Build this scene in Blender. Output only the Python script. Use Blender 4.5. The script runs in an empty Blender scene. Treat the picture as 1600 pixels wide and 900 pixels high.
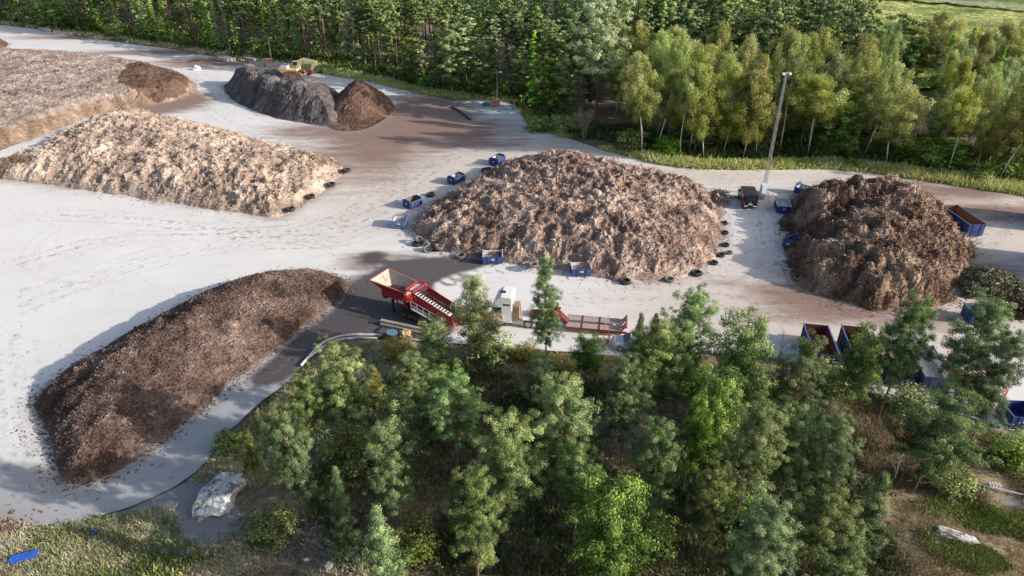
import bpy, math, random
import numpy as np
from mathutils import Vector, Matrix
from mathutils.geometry import delaunay_2d_cdt

SC = bpy.context.scene
COL = SC.collection
rng = np.random.default_rng(7)
random.seed(7)
R = math.radians

# ---------------------------------------------------------------- camera
F, CAMH, PITCH = 1081.0, 42.0, R(30)
CP, SP = math.cos(PITCH), math.sin(PITCH)
cam_d = bpy.data.cameras.new('camera'); cam = bpy.data.objects.new('camera', cam_d); COL.objects.link(cam)
cam.location = (0, 0, CAMH); cam.rotation_euler = (math.pi/2 - PITCH, 0, 0)
cam_d.sensor_width = 36; cam_d.lens = F/1600*36; cam_d.clip_end = 6000; cam_d.clip_start = .5
SC.camera = cam

def at(px, py, z=0.0):
    """world point at height z on the sight line through a pixel of the 1600x900 photograph"""
    u, v = (px-800)/F, (py-450)/F
    t = (CAMH-z)/(SP+v*CP)
    return np.array([u*t, t*(CP-v*SP), z])
def proj(x, y, z):
    d = y*CP+(CAMH-z)*SP
    return 800+F*x/d, 450+F*((CAMH-z)*CP-y*SP)/d, d
def poly(pts): return np.array([at(*p)[:2] for p in pts])

# ---------------------------------------------------------------- noise
def vnoise(x, y, seed=0):
    x = np.asarray(x, float); y = np.asarray(y, float)
    xi = np.floor(x).astype(np.int64); yi = np.floor(y).astype(np.int64)
    fx = x-xi; fy = y-yi; fx = fx*fx*(3-2*fx); fy = fy*fy*(3-2*fy)
    def h(a, b):
        k = (a*374761393+b*668265263+seed*1442695041) & 0xffffffff
        k = ((k ^ (k >> 13))*1274126177) & 0xffffffff
        return ((k ^ (k >> 16)) & 0xffff)/65535.0
    return (h(xi, yi)*(1-fx)+h(xi+1, yi)*fx)*(1-fy)+(h(xi, yi+1)*(1-fx)+h(xi+1, yi+1)*fx)*fy
def fbm(x, y, scale, octaves=4, seed=0, gain=.5):
    s = 0; a = 1; t = 0
    for o in range(octaves):
        s = s+a*(vnoise(np.asarray(x)/scale+o*17.3, np.asarray(y)/scale-o*9.1, seed+o)-.5)*2; t += a; a *= gain; scale *= .5
    return s/t
def sdist(P, x, y):
    """signed distance to a polygon, positive inside"""
    x = np.asarray(x, float); y = np.asarray(y, float)
    best = np.full(x.shape, 1e9); ins = np.zeros(x.shape, bool)
    n = len(P)
    for i in range(n):
        ax, ay = P[i]; bx, by = P[(i+1) % n]
        dx, dy = bx-ax, by-ay
        t = np.clip(((x-ax)*dx+(y-ay)*dy)/(dx*dx+dy*dy+1e-12), 0, 1)
        best = np.minimum(best, np.hypot(x-ax-t*dx, y-ay-t*dy))
        c = (ay > y) != (by > y)
        with np.errstate(divide='ignore', invalid='ignore'):
            ins ^= c & (x < (bx-ax)*(y-ay)/(by-ay+1e-12)+ax)
    return np.where(ins, best, -best)
def smooth(P, n=2):
    for _ in range(n):
        Q = np.roll(P, -1, 0)
        P = np.stack([P*.75+Q*.25, P*.25+Q*.75], 1).reshape(-1, 2)
    return P
def sstep(a, b, x):
    t = np.clip((x-a)/(b-a), 0, 1); return t*t*(3-2*t)

# ---------------------------------------------------------------- objects
def tag(o, label=None, cat=None, group=None, kind=None):
    if label: o['label'] = label
    if cat: o['category'] = cat
    if group: o['group'] = group
    if kind: o['kind'] = kind
    return o
def link(name, me, parent=None):
    o = bpy.data.objects.new(name, me); COL.objects.link(o)
    if parent is not None: o.parent = parent
    return o
def empty(name, loc, rz=0, label=None, cat=None, group=None):
    o = bpy.data.objects.new(name, None); COL.objects.link(o)
    o.location = loc; o.rotation_euler = (0, 0, rz); o.empty_display_size = .2
    return tag(o, label, cat, group)
KIDS = {}
def copy_tree(o, parent=None):
    c = o.copy(); COL.objects.link(c)
    if parent is not None: c.parent = parent
    for ch in list(o.children): copy_tree(ch, c)
    return c
def np_mesh(name, V, faces, mats, tint=None, smoothed=False, fmat=None, attrs=None):
    """faces: list of integer arrays of shape (n, k)"""
    me = bpy.data.meshes.new(name)
    V = np.asarray(V, np.float32)
    me.vertices.add(len(V)); me.vertices.foreach_set('co', V.ravel())
    loops = np.concatenate([f.ravel() for f in faces]).astype(np.int32)
    tot = np.concatenate([np.full(len(f), f.shape[1], np.int32) for f in faces])
    start = np.concatenate([[0], np.cumsum(tot)[:-1]]).astype(np.int32)
    me.loops.add(len(loops)); me.loops.foreach_set('vertex_index', loops)
    me.polygons.add(len(tot)); me.polygons.foreach_set('loop_start', start); me.polygons.foreach_set('loop_total', tot)
    for m in mats: me.materials.append(m)
    if fmat is not None: me.polygons.foreach_set('material_index', np.asarray(fmat, np.int32))
    me.polygons.foreach_set('use_smooth', np.full(len(tot), smoothed, bool))
    at_ = dict(attrs or {})
    if tint is not None: at_['tint'] = tint
    for k, a in at_.items():
        A = me.attributes.new(k, 'FLOAT', 'POINT'); A.data.foreach_set('value', np.asarray(a, np.float32))
    me.update(calc_edges=True); me.validate()
    return me

# ---------------------------------------------------------------- materials
class NT:
    def __init__(s, name):
        s.m = bpy.data.materials.new(name); s.m.use_nodes = True; s.t = s.m.node_tree
        for n in list(s.t.nodes): s.t.nodes.remove(n)
        s.out = s.n('ShaderNodeOutputMaterial')
    def n(s, typ, ins=None, **kw):
        x = s.t.nodes.new(typ)
        for k, v in kw.items(): setattr(x, k, v)
        for k, v in (ins or {}).items():
            if hasattr(v, 'is_output') or hasattr(v, 'links') and not isinstance(v, (int, float, tuple)): s.t.links.new(v, x.inputs[k])
            else: x.inputs[k].default_value = v
        return x
    def coord(s): return s.n('ShaderNodeTexCoord').outputs['Object']
    def pos(s): return s.n('ShaderNodeNewGeometry').outputs['Position']
    def noise(s, vec, scale, detail=4, rough=.6, dist=0):
        return s.n('ShaderNodeTexNoise', {'Vector': vec, 'Scale': scale, 'Detail': detail, 'Roughness': rough, 'Distortion': dist}).outputs['Fac']
    def attr(s, name): return s.n('ShaderNodeAttribute', attribute_name=name).outputs['Fac']
    def math(s, op, a, b=0.0, c=0.0):
        x = s.n('ShaderNodeMath', {0: a, 1: b}, operation=op); 
        if op == 'MULTIPLY_ADD': x.inputs[2].default_value = c
        return x.outputs[0]
    def mapr(s, v, a, b, c=0., d=1.):
        return s.n('ShaderNodeMapRange', {0: v, 1: a, 2: b, 3: c, 4: d}, interpolation_type='SMOOTHSTEP').outputs[0]
    def ramp(s, v, stops):
        x = s.n('ShaderNodeValToRGB', {0: v}); e = x.color_ramp.elements
        while len(e) < len(stops): e.new(.5)
        for el, (p, c) in zip(e, stops): el.position = p; el.color = (*c, 1)
        return x.outputs['Color']
    def mix(s, f, a, b, mode='MIX'):
        x = s.n('ShaderNodeMix', data_type='RGBA', blend_type=mode)
        for i, v in ((0, f), (6, a), (7, b)):
            if hasattr(v, 'links'): s.t.links.new(v, x.inputs[i])
            else: x.inputs[i].default_value = (*v, 1) if isinstance(v, tuple) else v
        return x.outputs[2]
    def bump(s, h, strength=.4, dist=.1):
        return s.n('ShaderNodeBump', {'Height': h, 'Strength': strength, 'Distance': dist}).outputs['Normal']
    def bsdf(s, col, rough=.9, metal=0., normal=None, spec=.3):
        x = s.n('ShaderNodeBsdfPrincipled')
        for k, v in (('Base Color', col), ('Roughness', rough), ('Metallic', metal), ('Normal', normal), ('Specular IOR Level', spec)):
            if v is None: continue
            if hasattr(v, 'links'): s.t.links.new(v, x.inputs[k])
            else: x.inputs[k].default_value = (*v, 1) if isinstance(v, tuple) else v
        s.t.links.new(x.outputs[0], s.out.inputs[0]); return x
    def end(s, shader): s.t.links.new(shader, s.out.inputs[0]); return s.m

def paint(name, rgb, rough=.5, metal=0., var=.25, dirt=(.16, .13, .1), damt=.35, scale=2.0, spec=.4):
    """coated metal, plastic, wood ... : colour with streaky wear and dust"""
    s = NT(name); c = s.coord()
    n1 = s.noise(c, scale, 5, .65); n2 = s.noise(c, scale*7, 3, .6)
    dark = tuple(x*(1-var) for x in rgb); lite = tuple(min(1, x*(1+var)+.01) for x in rgb)
    col = s.mix(n2, dark, lite)
    col = s.mix(s.math('MULTIPLY', s.mapr(n1, .45, .72), damt), col, dirt)
    s.bsdf(col, s.mapr(n1, .2, .8, max(.05, rough-.1), min(1, rough+.2)), metal, s.bump(n2, .12, .02), spec)
    return s.m
# ================================================================ the ground
YARD_PX = [(-420, 20), (-200, 28), (0, 38), (60, 46), (110, 55), (200, 68), (280, 78), (340, 90), (400, 100), (470, 110), (540, 121), (600, 133), (660, 147), (715, 158), (745, 154), (800, 158), (818, 186), (845, 204),
           (880, 214), (920, 227), (970, 242), (1030, 257), (1090, 264), (1150, 266), (1220, 264), (1290, 263), (1350, 269), (1420, 279), (1500, 290), (1600, 306), (1800, 335),
           (2200, 420), (2200, 760), (1800, 700), (1640, 680), (1570, 672), (1535, 655), (1480, 645), (1400, 625), (1300, 595), (1240, 565), (1190, 553), (1100, 550), (960, 556), (880, 548), (800, 545),
           (720, 536), (650, 534), (600, 526), (545, 530), (500, 548), (470, 576), (430, 612), (380, 652), (335, 705), (300, 742), (240, 776), (180, 800), (110, 820), (50, 822), (0, 806), (-100, 780), (-500, 700)]
YARD = smooth(poly(YARD_PX), 2)
_t = np.arange(len(YARD))
YARD = YARD+np.stack([vnoise(_t*.9, _t*0, 3)-.5, vnoise(_t*.9, _t*0+5, 4)-.5], 1)*.5
BOULDERS = []
def gz(x, y):
    """height of the ground outside the yard"""
    x = np.asarray(x, float); y = np.asarray(y, float)
    d = -sdist(YARD, x, y)
    out = sstep(.2, 6, d); deep = sstep(3, 22, d)
    near = 1-sstep(75, 95, y)
    h = .25*fbm(x, y, 3, 3, 11)*out+near*deep*(1.1*fbm(x, y, 16, 3, 12)+.5)
    h = h+(1-near)*deep*(.25*fbm(x, y, 20, 2, 15)-2.2)
    return np.where(d < 0, -.25, -.03+np.minimum(d, .4)*.12+h)

def blobs(x, y, lst):
    """soft patches: (px, py, radius along x in m, radius along y in m, weight)"""
    o = np.zeros_like(x)
    for px, py, rx, ry, w in lst:
        c = at(px, py); o = np.maximum(o, w*np.exp(-((x-c[0])/rx)**2-((y-c[1])/ry)**2))
    return o
def graded(lo, hi, fine_lo, fine_hi, fine, grow):
    a = list(np.arange(fine_lo, fine_hi, fine)); s = fine
    while a[-1] < hi: s *= grow; a.append(a[-1]+s)
    s = fine
    while a[0] > lo: s *= grow; a.insert(0, a[0]-s)
    return np.array(a)
gx = graded(-3000, 3000, -75, 85, .8, 1.09); gy = graded(-60, 4000, 16, 84, .7, 1.05)
X, Y = np.meshgrid(gx, gy); Xf, Yf = X.ravel(), Y.ravel()
def grid_faces(nx, ny):
    i = np.arange(ny-1)[:, None]*nx+np.arange(nx-1)[None]
    return np.stack([i, i+1, i+1+nx, i+nx], -1).reshape(-1, 4)
dry = blobs(Xf, Yf, [(1385, 665, 5, 4, 1), (1330, 640, 4, 3, .8), (1450, 720, 5, 2.5, .9), (1570, 740, 5, 3, .9), (1520, 700, 4, 2, .6), (780, 650, 5, 5, .8), (740, 610, 4, 3, .9), (650, 760, 3, 2, .8), (660, 790, 3, 2, .7),
                    (480, 780, 2, 1.5, .8), (250, 840, 6, 2, .6), (120, 880, 7, 2, .6), (350, 880, 5, 2, .6), (60, 845, 4, 1.5, .5), (640, 540, 5, 2, .8), (800, 570, 5, 2, .9), (950, 580, 4, 3, .9), (1120, 860, 3, 2, .7), (1590, 830, 4, 2, .6), (1480, 775, 4, 1.5, .8), (1560, 790, 3, 1.5, .8), (1410, 790, 3, 2, .8), (1540, 875, 4, 1.5, .8), (1420, 870, 3, 2, .6), (1120, 252, 30, 3, .9), (1420, 265, 30, 4, .8), (640, 138, 14, 5, .7), (560, 125, 10, 4, .7)])
green = blobs(Xf, Yf, [(60, 880, 4, 1.5, .5), (200, 830, 3, 1, .6), (120, 855, 3, 1.5, .5), (300, 870, 4, 1.5, .6), (1480, 800, 2.5, .8, .6), (1560, 815, 3, .8, .6), (1500, 860, 2.5, 1., .6), (560, 560, 4, 2, .8), (500, 575, 3, 2, .8), (880, 560, 6, 2, .8),
                       (1000, 245, 20, 4, .9), (1250, 250, 30, 4, .9), (1500, 275, 25, 4, .9), (680, 148, 14, 4, .9), (500, 112, 14, 5, .9), (420, 640, 3, 4, .7), (390, 690, 3, 3, .7), (1420, 610, 6, 2, .7)])
gravel = blobs(Xf, Yf, [(260, 795, 5, 3.5, 1), (300, 820, 4, 3, 1), (200, 815, 4, 1.5, .8), (320, 760, 3, 3, .8), (20, 865, 2, 1.5, .8), (1580, 690, 4, 2.5, 1), (770, 680, 3, 2.5, .4), (560, 600, 2.5, 2.5, .7), (280, 850, 2, 2, .7), (1600, 790, 4, 1.5, .6), (1480, 770, 5, 2, .5)])
s = NT('forest_floor'); c = s.pos()
n1 = s.noise(c, .35, 6, .65); n2 = s.noise(c, 2.2, 5, .7); n3 = s.noise(c, 9, 4, .7)
base = s.ramp(n2, [(.25, (.12, .084, .058)), (.5, (.26, .19, .135)), (.75, (.46, .365, .275))])
base = s.mix(s.mapr(n1, .5, .7), base, s.ramp(n3, [(.3, (.035, .042, .014)), (.7, (.12, .115, .045))]))
dryc = s.ramp(n3, [(.2, (.2, .14, .075)), (.5, (.44, .34, .19)), (.8, (.68, .58, .38))])
grc = s.ramp(n3, [(.2, (.02, .032, .008)), (.5, (.06, .085, .02)), (.8, (.15, .17, .05))])
grav = s.ramp(n3, [(.2, (.16, .155, .16)), (.5, (.33, .32, .33)), (.8, (.5, .5, .5))])
def masked(a): return s.mapr(s.math('ADD', s.attr(a), s.math('MULTIPLY', s.math('SUBTRACT', n2, .5), 1.3)), .32, .62)
col = s.mix(masked('dry'), base, dryc); col = s.mix(masked('green'), col, grc); col = s.mix(masked('gravel'), col, grav)
s.bsdf(col, .95, 0, s.bump(n3, .6, .15), .15); M_FLOOR = s.m
inner = sdist(YARD, Xf, Yf) > 2.5
Vg = np.stack([Xf, Yf, gz(Xf, Yf)], 1)
ground = link('ground', np_mesh('ground', Vg, [grid_faces(len(gx), len(gy))], [M_FLOOR], smoothed=True, attrs={'dry': dry, 'green': green, 'gravel': gravel}))
tag(ground, kind='structure')

def spline(P, n):
    P = np.asarray(P, float); t = np.linspace(0, len(P)-1.001, n); i = t.astype(int); f = (t-i)[:, None]
    g = lambda k: P[np.clip(k, 0, len(P)-1)]
    p0, p1, p2, p3 = g(i-1), g(i), g(i+1), g(i+2)
    return .5*(2*p1+(p2-p0)*f+(2*p0-5*p1+4*p2-p3)*f**2+(3*p1-p0-3*p2+p3)*f**3)

# ---- the gravel yard and its roads
step = 1.0
x0, x1, y0, y1 = YARD[:, 0].min(), YARD[:, 0].max(), YARD[:, 1].min(), YARD[:, 1].max()
x0, x1 = max(x0, -170), min(x1, 130)
YC = YARD[(YARD[:, 0] > x0-40) & (YARD[:, 0] < x1+40)]
gxx, gyy = np.meshgrid(np.arange(x0, x1, step), np.arange(y0, y1, step)); gxx, gyy = gxx.ravel(), gyy.ravel()
k = sdist(YARD, gxx, gyy) > .6
pts = [Vector((float(a), float(b))) for a, b in np.concatenate([YARD, np.stack([gxx[k], gyy[k]], 1)])]
nb = len(YARD)
vs, es, fs, *_ = delaunay_2d_cdt(pts, [(i, (i+1) % nb) for i in range(nb)], [], 1, 1e-4)
yv = np.array([(v.x, v.y) for v in vs]); yx, yy = yv[:, 0], yv[:, 1]
DARK = smooth(poly([(598, 412), (640, 402), (700, 398), (765, 410), (735, 425), (690, 436), (672, 446), (690, 470), (716, 500), (700, 526), (640, 532), (600, 524), (545, 528), (500, 546), (450, 590), (400, 612), (380, 596), (440, 545), (500, 495), (540, 465), (560, 440)]), 2)
dd = sdist(DARK, yx, yy)
dark = sstep(-1.6, 1.2, dd+.9*fbm(yx, yy, 4, 3, 21))
dark = np.maximum(dark, blobs(yx, yy, [(583, 403, 2.5, 3, .9), (610, 410, 4, 1.5, .8), (560, 455, 3, 6, .9), (40, 450, 1.6, .8, .5), (330, 255, 2, 2, 0), (655, 395, 4, 2, .5)]))
for a, b in (((650, 452), (790, 404)), ((672, 450), (830, 404)), ((690, 446), (860, 408))):      # wet wheel tracks leaving the dark patch
    A, B = at(*a)[:2], at(*b)[:2]; dv = B-A; L = np.hypot(*dv); dv /= L
    tt = (yx-A[0])*dv[0]+(yy-A[1])*dv[1]; nn = np.abs(-(yx-A[0])*dv[1]+(yy-A[1])*dv[0]+.3*np.sin(tt))
    dark = np.maximum(dark, .75*np.exp(-(nn/.45)**2)*(tt > 0)*(tt < L)*(1-.5*tt/L))
brown = blobs(yx, yy, [(660, 185, 13, 24, 1), (600, 205, 16, 14, .95), (700, 205, 16, 12, .8), (540, 205, 12, 9, .8), (580, 235, 14, 16, .7), (490, 205, 14, 7, .6), (270, 160, 10, 10, .95), (230, 172, 10, 5, .8), (330, 97, 18, 7, .85), (250, 82, 30, 5, .7), (130, 58, 30, 6, .65),
                       (720, 222, 20, 6, .6), (620, 400, 6, 2, .5), (570, 410, 4, 4, .6), (1290, 470, 9, 3, .8), (1240, 462, 6, 4, .75), (1330, 484, 9, 2.5, .8), (1530, 425, 7, 7, .75), (1560, 330, 16, 5, .6), (1480, 300, 18, 4, .7), (1400, 292, 14, 4, .65), (1270, 490, 12, 3, .6), (1420, 500, 10, 3, .6), (560, 265, 12, 12, .5), (1135, 440, 6, 2, .4), (470, 230, 5, 3, .4)])
beige = blobs(yx, yy, [(1250, 480, 26, 12, 1), (1400, 510, 24, 9, 1), (1550, 350, 18, 18, 1), (1450, 290, 30, 10, .95), (1560, 480, 16, 12, 1), (620, 260, 26, 26, .9), (700, 250, 26, 16, .9), (900, 235, 20, 9, .8), (1050, 275, 30, 7, .75), (1130, 470, 20, 9, .75), (560, 330, 16, 16, .6), (1180, 430, 9, 12, .7), (1180, 300, 12, 10, .6), (480, 240, 20, 10, .6), (340, 100, 16, 8, .6), (900, 500, 14, 6, .45)])
road_shade = np.zeros_like(yx); RD = spline(poly([(-140, 770), (0, 775), (60, 795), (130, 790), (200, 768), (270, 725), (330, 680), (400, 625), (470, 560), (520, 505)]), 60)  # tree shade put into the colour along the bending road
for q_ in RD: road_shade = np.maximum(road_shade, np.exp(-(np.hypot(yx-q_[0], yy-q_[1])/4.2)**4))
s = NT('gravel'); c = s.pos()
st = s.n('ShaderNodeMapping', {'Vector': c, 'Scale': (.25, 1., 1.)}).outputs[0]
n1 = s.noise(c, .12, 5, .6); n2 = s.noise(st, .5, 6, .7); n5 = s.noise(s.n('ShaderNodeMapping', {'Vector': c, 'Scale': (.5, 2.2, 1.), 'Rotation': (0, 0, .25)}).outputs[0], .35, 6, .75, .8); n3 = s.noise(c, 3.0, 5, .7); n4 = s.noise(c, 14, 3, .7)
base = s.ramp(n1, [(.3, (.82, .8, .772)), (.55, (.87, .85, .825)), (.8, (.9, .885, .86))])
base = s.mix(s.mapr(n2, .42, .8, 0, .3), base, (.7, .66, .63))
base = s.mix(s.mapr(n5, .5, .75, 0, .28), base, (.68, .63, .6))
base = s.mix(s.mapr(n3, .55, .85, 0, .14), base, (.6, .56, .53))
def msk(a, lo=.3, hi=.8, k=.7): return s.mapr(s.math('ADD', s.attr(a), s.math('MULTIPLY', s.math('SUBTRACT', n2, .5), k)), lo, hi)
base = s.mix(s.math('MULTIPLY', msk('beige', .1, .8), .9), base, s.mix(n3, (.66, .57, .5), (.77, .69, .62)))
base = s.mix(s.math('MULTIPLY', msk('brown', .12, .7, .9), .92), base, s.mix(n3, (.2, .118, .094), (.37, .245, .2)))
base = s.mix(s.math('MULTIPLY', msk('road_shade', .2, .85, .5), .9), base, s.mix(n2, (.36, .37, .39), (.48, .487, .5)))
base = s.mix(s.math('MULTIPLY', msk('skirt', .25, 1.05, .6), .6), base, s.mix(n3, (.3, .24, .21), (.5, .42, .37)))
base = s.mix(s.math('MULTIPLY', msk('dark', .3, .8, .5), .97), base, s.mix(n3, (.075, .066, .07), (.14, .122, .125)))
base = s.mix(s.mapr(n4, .64, .85, 0, .16), base, (.3, .26, .23))
b = s.bsdf(base, .95, 0, s.bump(n3, .08, .04), .1); M_YARD = s.m
yard = link('gravel_yard', np_mesh('gravel_yard', np.column_stack([yv, np.zeros(len(yv))]), [np.array([f for f in fs if len(f) == 3])], [M_YARD], attrs={'road_shade': road_shade, 'dark': dark, 'brown': brown, 'beige': beige}))
tag(yard, kind='structure')

# ---- tyre tracks on the yard: thin dusty bands
s = NT('tyre_dust'); c = s.pos(); n = s.noise(c, 2.5, 4, .7)
tr = s.n('ShaderNodeBsdfTransparent'); df = s.n('ShaderNodeBsdfDiffuse', {'Color': (.36, .33, .31, 1)})
mx = s.n('ShaderNodeMixShader', {0: s.mapr(n, .46, .66, .0, .26), 1: tr.outputs[0], 2: df.outputs[0]}); M_TRACK = s.end(mx.outputs[0])
s = NT('soft_tyre_dust'); c = s.pos(); n = s.noise(c, 1.1, 5, .75)
tr = s.n('ShaderNodeBsdfTransparent'); df = s.n('ShaderNodeBsdfDiffuse', {'Color': (.45, .4, .37, 1)})
mx = s.n('ShaderNodeMixShader', {0: s.mapr(n, .46, .72, .0, .3), 1: tr.outputs[0], 2: df.outputs[0]}); M_SOFT = s.end(mx.outputs[0])
def track(px, name, w=.16, gap=.42, mat=None, z=.006):
    P = spline(poly(px), 60); T = np.gradient(P, axis=0); T /= np.linalg.norm(T, axis=1)[:, None]; N = np.stack([-T[:, 1], T[:, 0]], 1)
    V = []; Fc = []
    for off in ((-gap/2, gap/2) if gap else (0,)):
        b = len(V)*0+sum(len(v) for v in V)
        wv = w*(.7+.6*vnoise(np.arange(60)*.5, np.zeros(60), 5))[:, None]
        V.append(np.stack([P+N*(off-wv/2), P+N*(off+wv/2)], 1).reshape(-1, 2))
        i = b+np.arange(59)*2; Fc.append(np.stack([i, i+1, i+3, i+2], 1))
    V = np.concatenate(V)
    return tag(link(name, np_mesh(name, np.column_stack([V, np.full(len(V), z)]), Fc, [mat or M_TRACK])), kind='structure')
Q = lambda L: [(x/4, 225+y/4) for x, y in L]
track(Q([(330, 510), (190, 600), (135, 690), (160, 780), (230, 830), (330, 860), (480, 866), (600, 850)]), 'tyre_track')
track(Q([(400, 520), (260, 610), (230, 690), (260, 760), (340, 805), (480, 815), (700, 785)]), 'tyre_track', z=.01)
track(Q([(395, 480), (365, 580), (370, 660), (430, 720), (520, 748), (760, 740)]), 'tyre_track', z=.014)
track(Q([(500, 530), (455, 600), (470, 660), (530, 700)]), 'tyre_track', z=.018)
QQ = lambda L: [(400+x/4, 225+y/4) for x, y in L]
track(QQ([(200, 600), (420, 650), (560, 710), (680, 800)]), 'tyre_track', w=.4, gap=1.2, z=.022)
track(QQ([(400, 590), (520, 620), (640, 670), (740, 730)]), 'tyre_track', w=.35, gap=0, z=.026)
track(QQ([(640, 260), (620, 330), (540, 400), (380, 460), (100, 500)]), 'tyre_track', w=.55, gap=1.8, mat=M_SOFT, z=.03)
track([(760, 300), (690, 290), (640, 300), (560, 330), (480, 352)], 'tyre_track', w=.5, gap=1.8, mat=M_SOFT, z=.034)
track([(810, 424), (900, 430), (1010, 444), (1120, 448)], 'tyre_track', w=.1, gap=0, z=.006)
track([(800, 441), (860, 447), (960, 462), (1100, 475)], 'tyre_track', w=.1, gap=0, z=.006)
track([(1230, 500), (1330, 502), (1440, 520), (1600, 540)], 'tyre_track', w=.5, gap=1.8, mat=M_SOFT, z=.01)
track([(960, 256), (1060, 274), (1170, 277), (1300, 275), (1420, 292), (1600, 322)], 'tyre_track', w=.6, gap=2., mat=M_SOFT, z=.01)
track([(140, 640), (60, 690), (30, 740), (90, 790), (200, 770), (290, 715)], 'tyre_track', w=.5, gap=1.9, mat=M_SOFT, z=.01)
track([(470, 560), (400, 625), (320, 700), (240, 748)], 'tyre_track', w=.5, gap=1.9, mat=M_SOFT, z=.014)

rt = np.random.default_rng(3); zz_ = .04
for route in ([(20, 420), (200, 370), (400, 365), (540, 345), (620, 300), (680, 260), (780, 235), (900, 238)], [(60, 340), (250, 345), (420, 372), (560, 350), (620, 290), (560, 235), (420, 215), (330, 160), (290, 120)], [(30, 480), (120, 440), (330, 380), (520, 370), (640, 330)],
              [(1130, 460), (1190, 420), (1180, 340), (1160, 290), (1100, 272)], [(1560, 560), (1420, 508), (1300, 500), (1150, 470), (1000, 465), (860, 460)], [(1560, 500), (1540, 400), (1570, 330), (1480, 298)], [(10, 520), (20, 620), (30, 700), (80, 770)]):
    for k in range(4):
        off = rt.normal(0, 9, 2)*[1.5, .6]; zz_ += .0015
        track([(a+off[0]+rt.normal(0, 4), b+off[1]+rt.normal(0, 1.5)) for a, b in route], 'tyre_track', w=.55, gap=1.9, mat=M_SOFT, z=zz_)
# ---- the open field far behind the birches and its road
FIELD = smooth(poly([(1290, -60), (1296, 30), (1310, 75), (1360, 110), (1500, 120), (1620, 125), (1800, 130), (1900, -60)]), 2)
s = NT('field_grass'); c = s.pos()
n1 = s.noise(c, .03, 4, .6); n2 = s.noise(c, .3, 6, .8); n3 = s.noise(c, .5, 3, .7)
col = s.ramp(n2, [(.38, (.17, .24, .06)), (.5, (.55, .58, .18)), (.7, (.85, .82, .4))])
col = s.mix(s.mapr(n1, .45, .6), col, s.ramp(n2, [(.3, (.1, .17, .06)), (.7, (.26, .33, .11))]))
s.bsdf(col, .95, 0, s.bump(n3, .8, 1.2), .1)
fx, fy = np.meshgrid(np.linspace(FIELD[:, 0].min(), min(FIELD[:, 0].max(), 420), 120), np.linspace(FIELD[:, 1].min(), min(FIELD[:, 1].max(), 480), 130)); fx, fy = fx.ravel(), fy.ravel()
fd = sdist(FIELD, fx, fy)
fz = np.where(fd > 0, .35+1.6*np.maximum(0, fbm(fx, fy, 7, 4, 61, .7)), -1.5)
tag(link('field', np_mesh('field', np.column_stack([fx, fy, fz]), [grid_faces(120, 130)], [s.m], smoothed=True)), kind='structure')
s = NT('road_dust'); c = s.pos(); n = s.noise(c, .3, 4)
s.bsdf(s.mix(n, (.32, .3, .28), (.48, .45, .42)), .9)
P = spline(poly([(1180, -16), (1380, 0), (1440, 6), (1520, 12), (1620, 21), (1800, 36)]), 60); T = np.gradient(P, axis=0); T /= np.linalg.norm(T, axis=1)[:, None]; N = np.stack([-T[:, 1], T[:, 0]], 1)
V = np.stack([P-N*3, P+N*3], 1).reshape(-1, 2); i = np.arange(59)*2
tag(link('field_road', np_mesh('field_road', np.column_stack([V, np.full(len(V), 1.9)]), [np.stack([i, i+1, i+3, i+2], 1)], [s.m])), kind='structure')
# ================================================================ the heaps
def heap_mat(name, stops, accent, acc_amt=.5, green=None, bscale=6.):
    s = NT(name); c = s.pos()
    n1 = s.noise(c, .45, 5, .65); n2 = s.noise(c, bscale, 4, .75, .6); n3 = s.noise(c, 1.7, 5, .7)
    v = s.math('ADD', s.math('MULTIPLY', s.attr('tint'), .65), s.math('MULTIPLY', n2, .35))
    col = s.ramp(v, stops)
    col = s.mix(s.mapr(n1, .48, .72, 0, acc_amt), col, s.mix(v, tuple(a*.45 for a in accent), accent))
    if green: col = s.mix(s.mapr(n3, .6, .7, 0, .7), col, s.mix(v, tuple(a*.4 for a in green), green))
    s.bsdf(col, .95, 0, s.bump(n2, .45, .1), .12)
    return s.m
M_WOOD = heap_mat('shredded_wood', [(.12, (.085, .056, .048)), (.42, (.28, .196, .162)), (.62, (.48, .365, .305)), (.88, (.8, .69, .59))], (.46, .265, .19), .45)
M_STRAW = heap_mat('straw_wood', [(.1, (.1, .072, .065)), (.4, (.35, .262, .218)), (.6, (.58, .465, .385)), (.9, (.8, .71, .6))], (.66, .52, .385), .45)
M_BARK = heap_mat('dark_bark', [(.1, (.05, .033, .028)), (.45, (.155, .106, .088)), (.65, (.26, .186, .158)), (.9, (.56, .45, .39))], (.22, .135, .105), .45)
M_TWIG = heap_mat('garden_waste', [(.15, (.045, .028, .022)), (.42, (.19, .125, .092)), (.62, (.41, .295, .225)), (.88, (.78, .63, .5))], (.36, .18, .115), .5, green=(.27, .27, .13))
M_GREENW = heap_mat('green_waste', [(.15, (.06, .055, .03)), (.45, (.17, .165, .1)), (.7, (.33, .32, .2)), (.9, (.5, .47, .33))], (.3, .23, .14), .5)
M_FLAT = heap_mat('weathered_compost', [(.15, (.115, .088, .076)), (.45, (.3, .242, .215)), (.65, (.42, .35, .315)), (.9, (.64, .56, .5))], (.27, .19, .15), .55)
M_BANK = heap_mat('compost_bank', [(.15, (.09, .06, .045)), (.45, (.25, .175, .13)), (.65, (.38, .285, .22)), (.9, (.6, .5, .4))], (.24, .14, .09), .55)
M_SOIL = heap_mat('dark_soil', [(.15, (.06, .053, .054)), (.5, (.14, .123, .124)), (.8, (.28, .25, .245))], (.12, .096, .088), .5, bscale=3)
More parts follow.
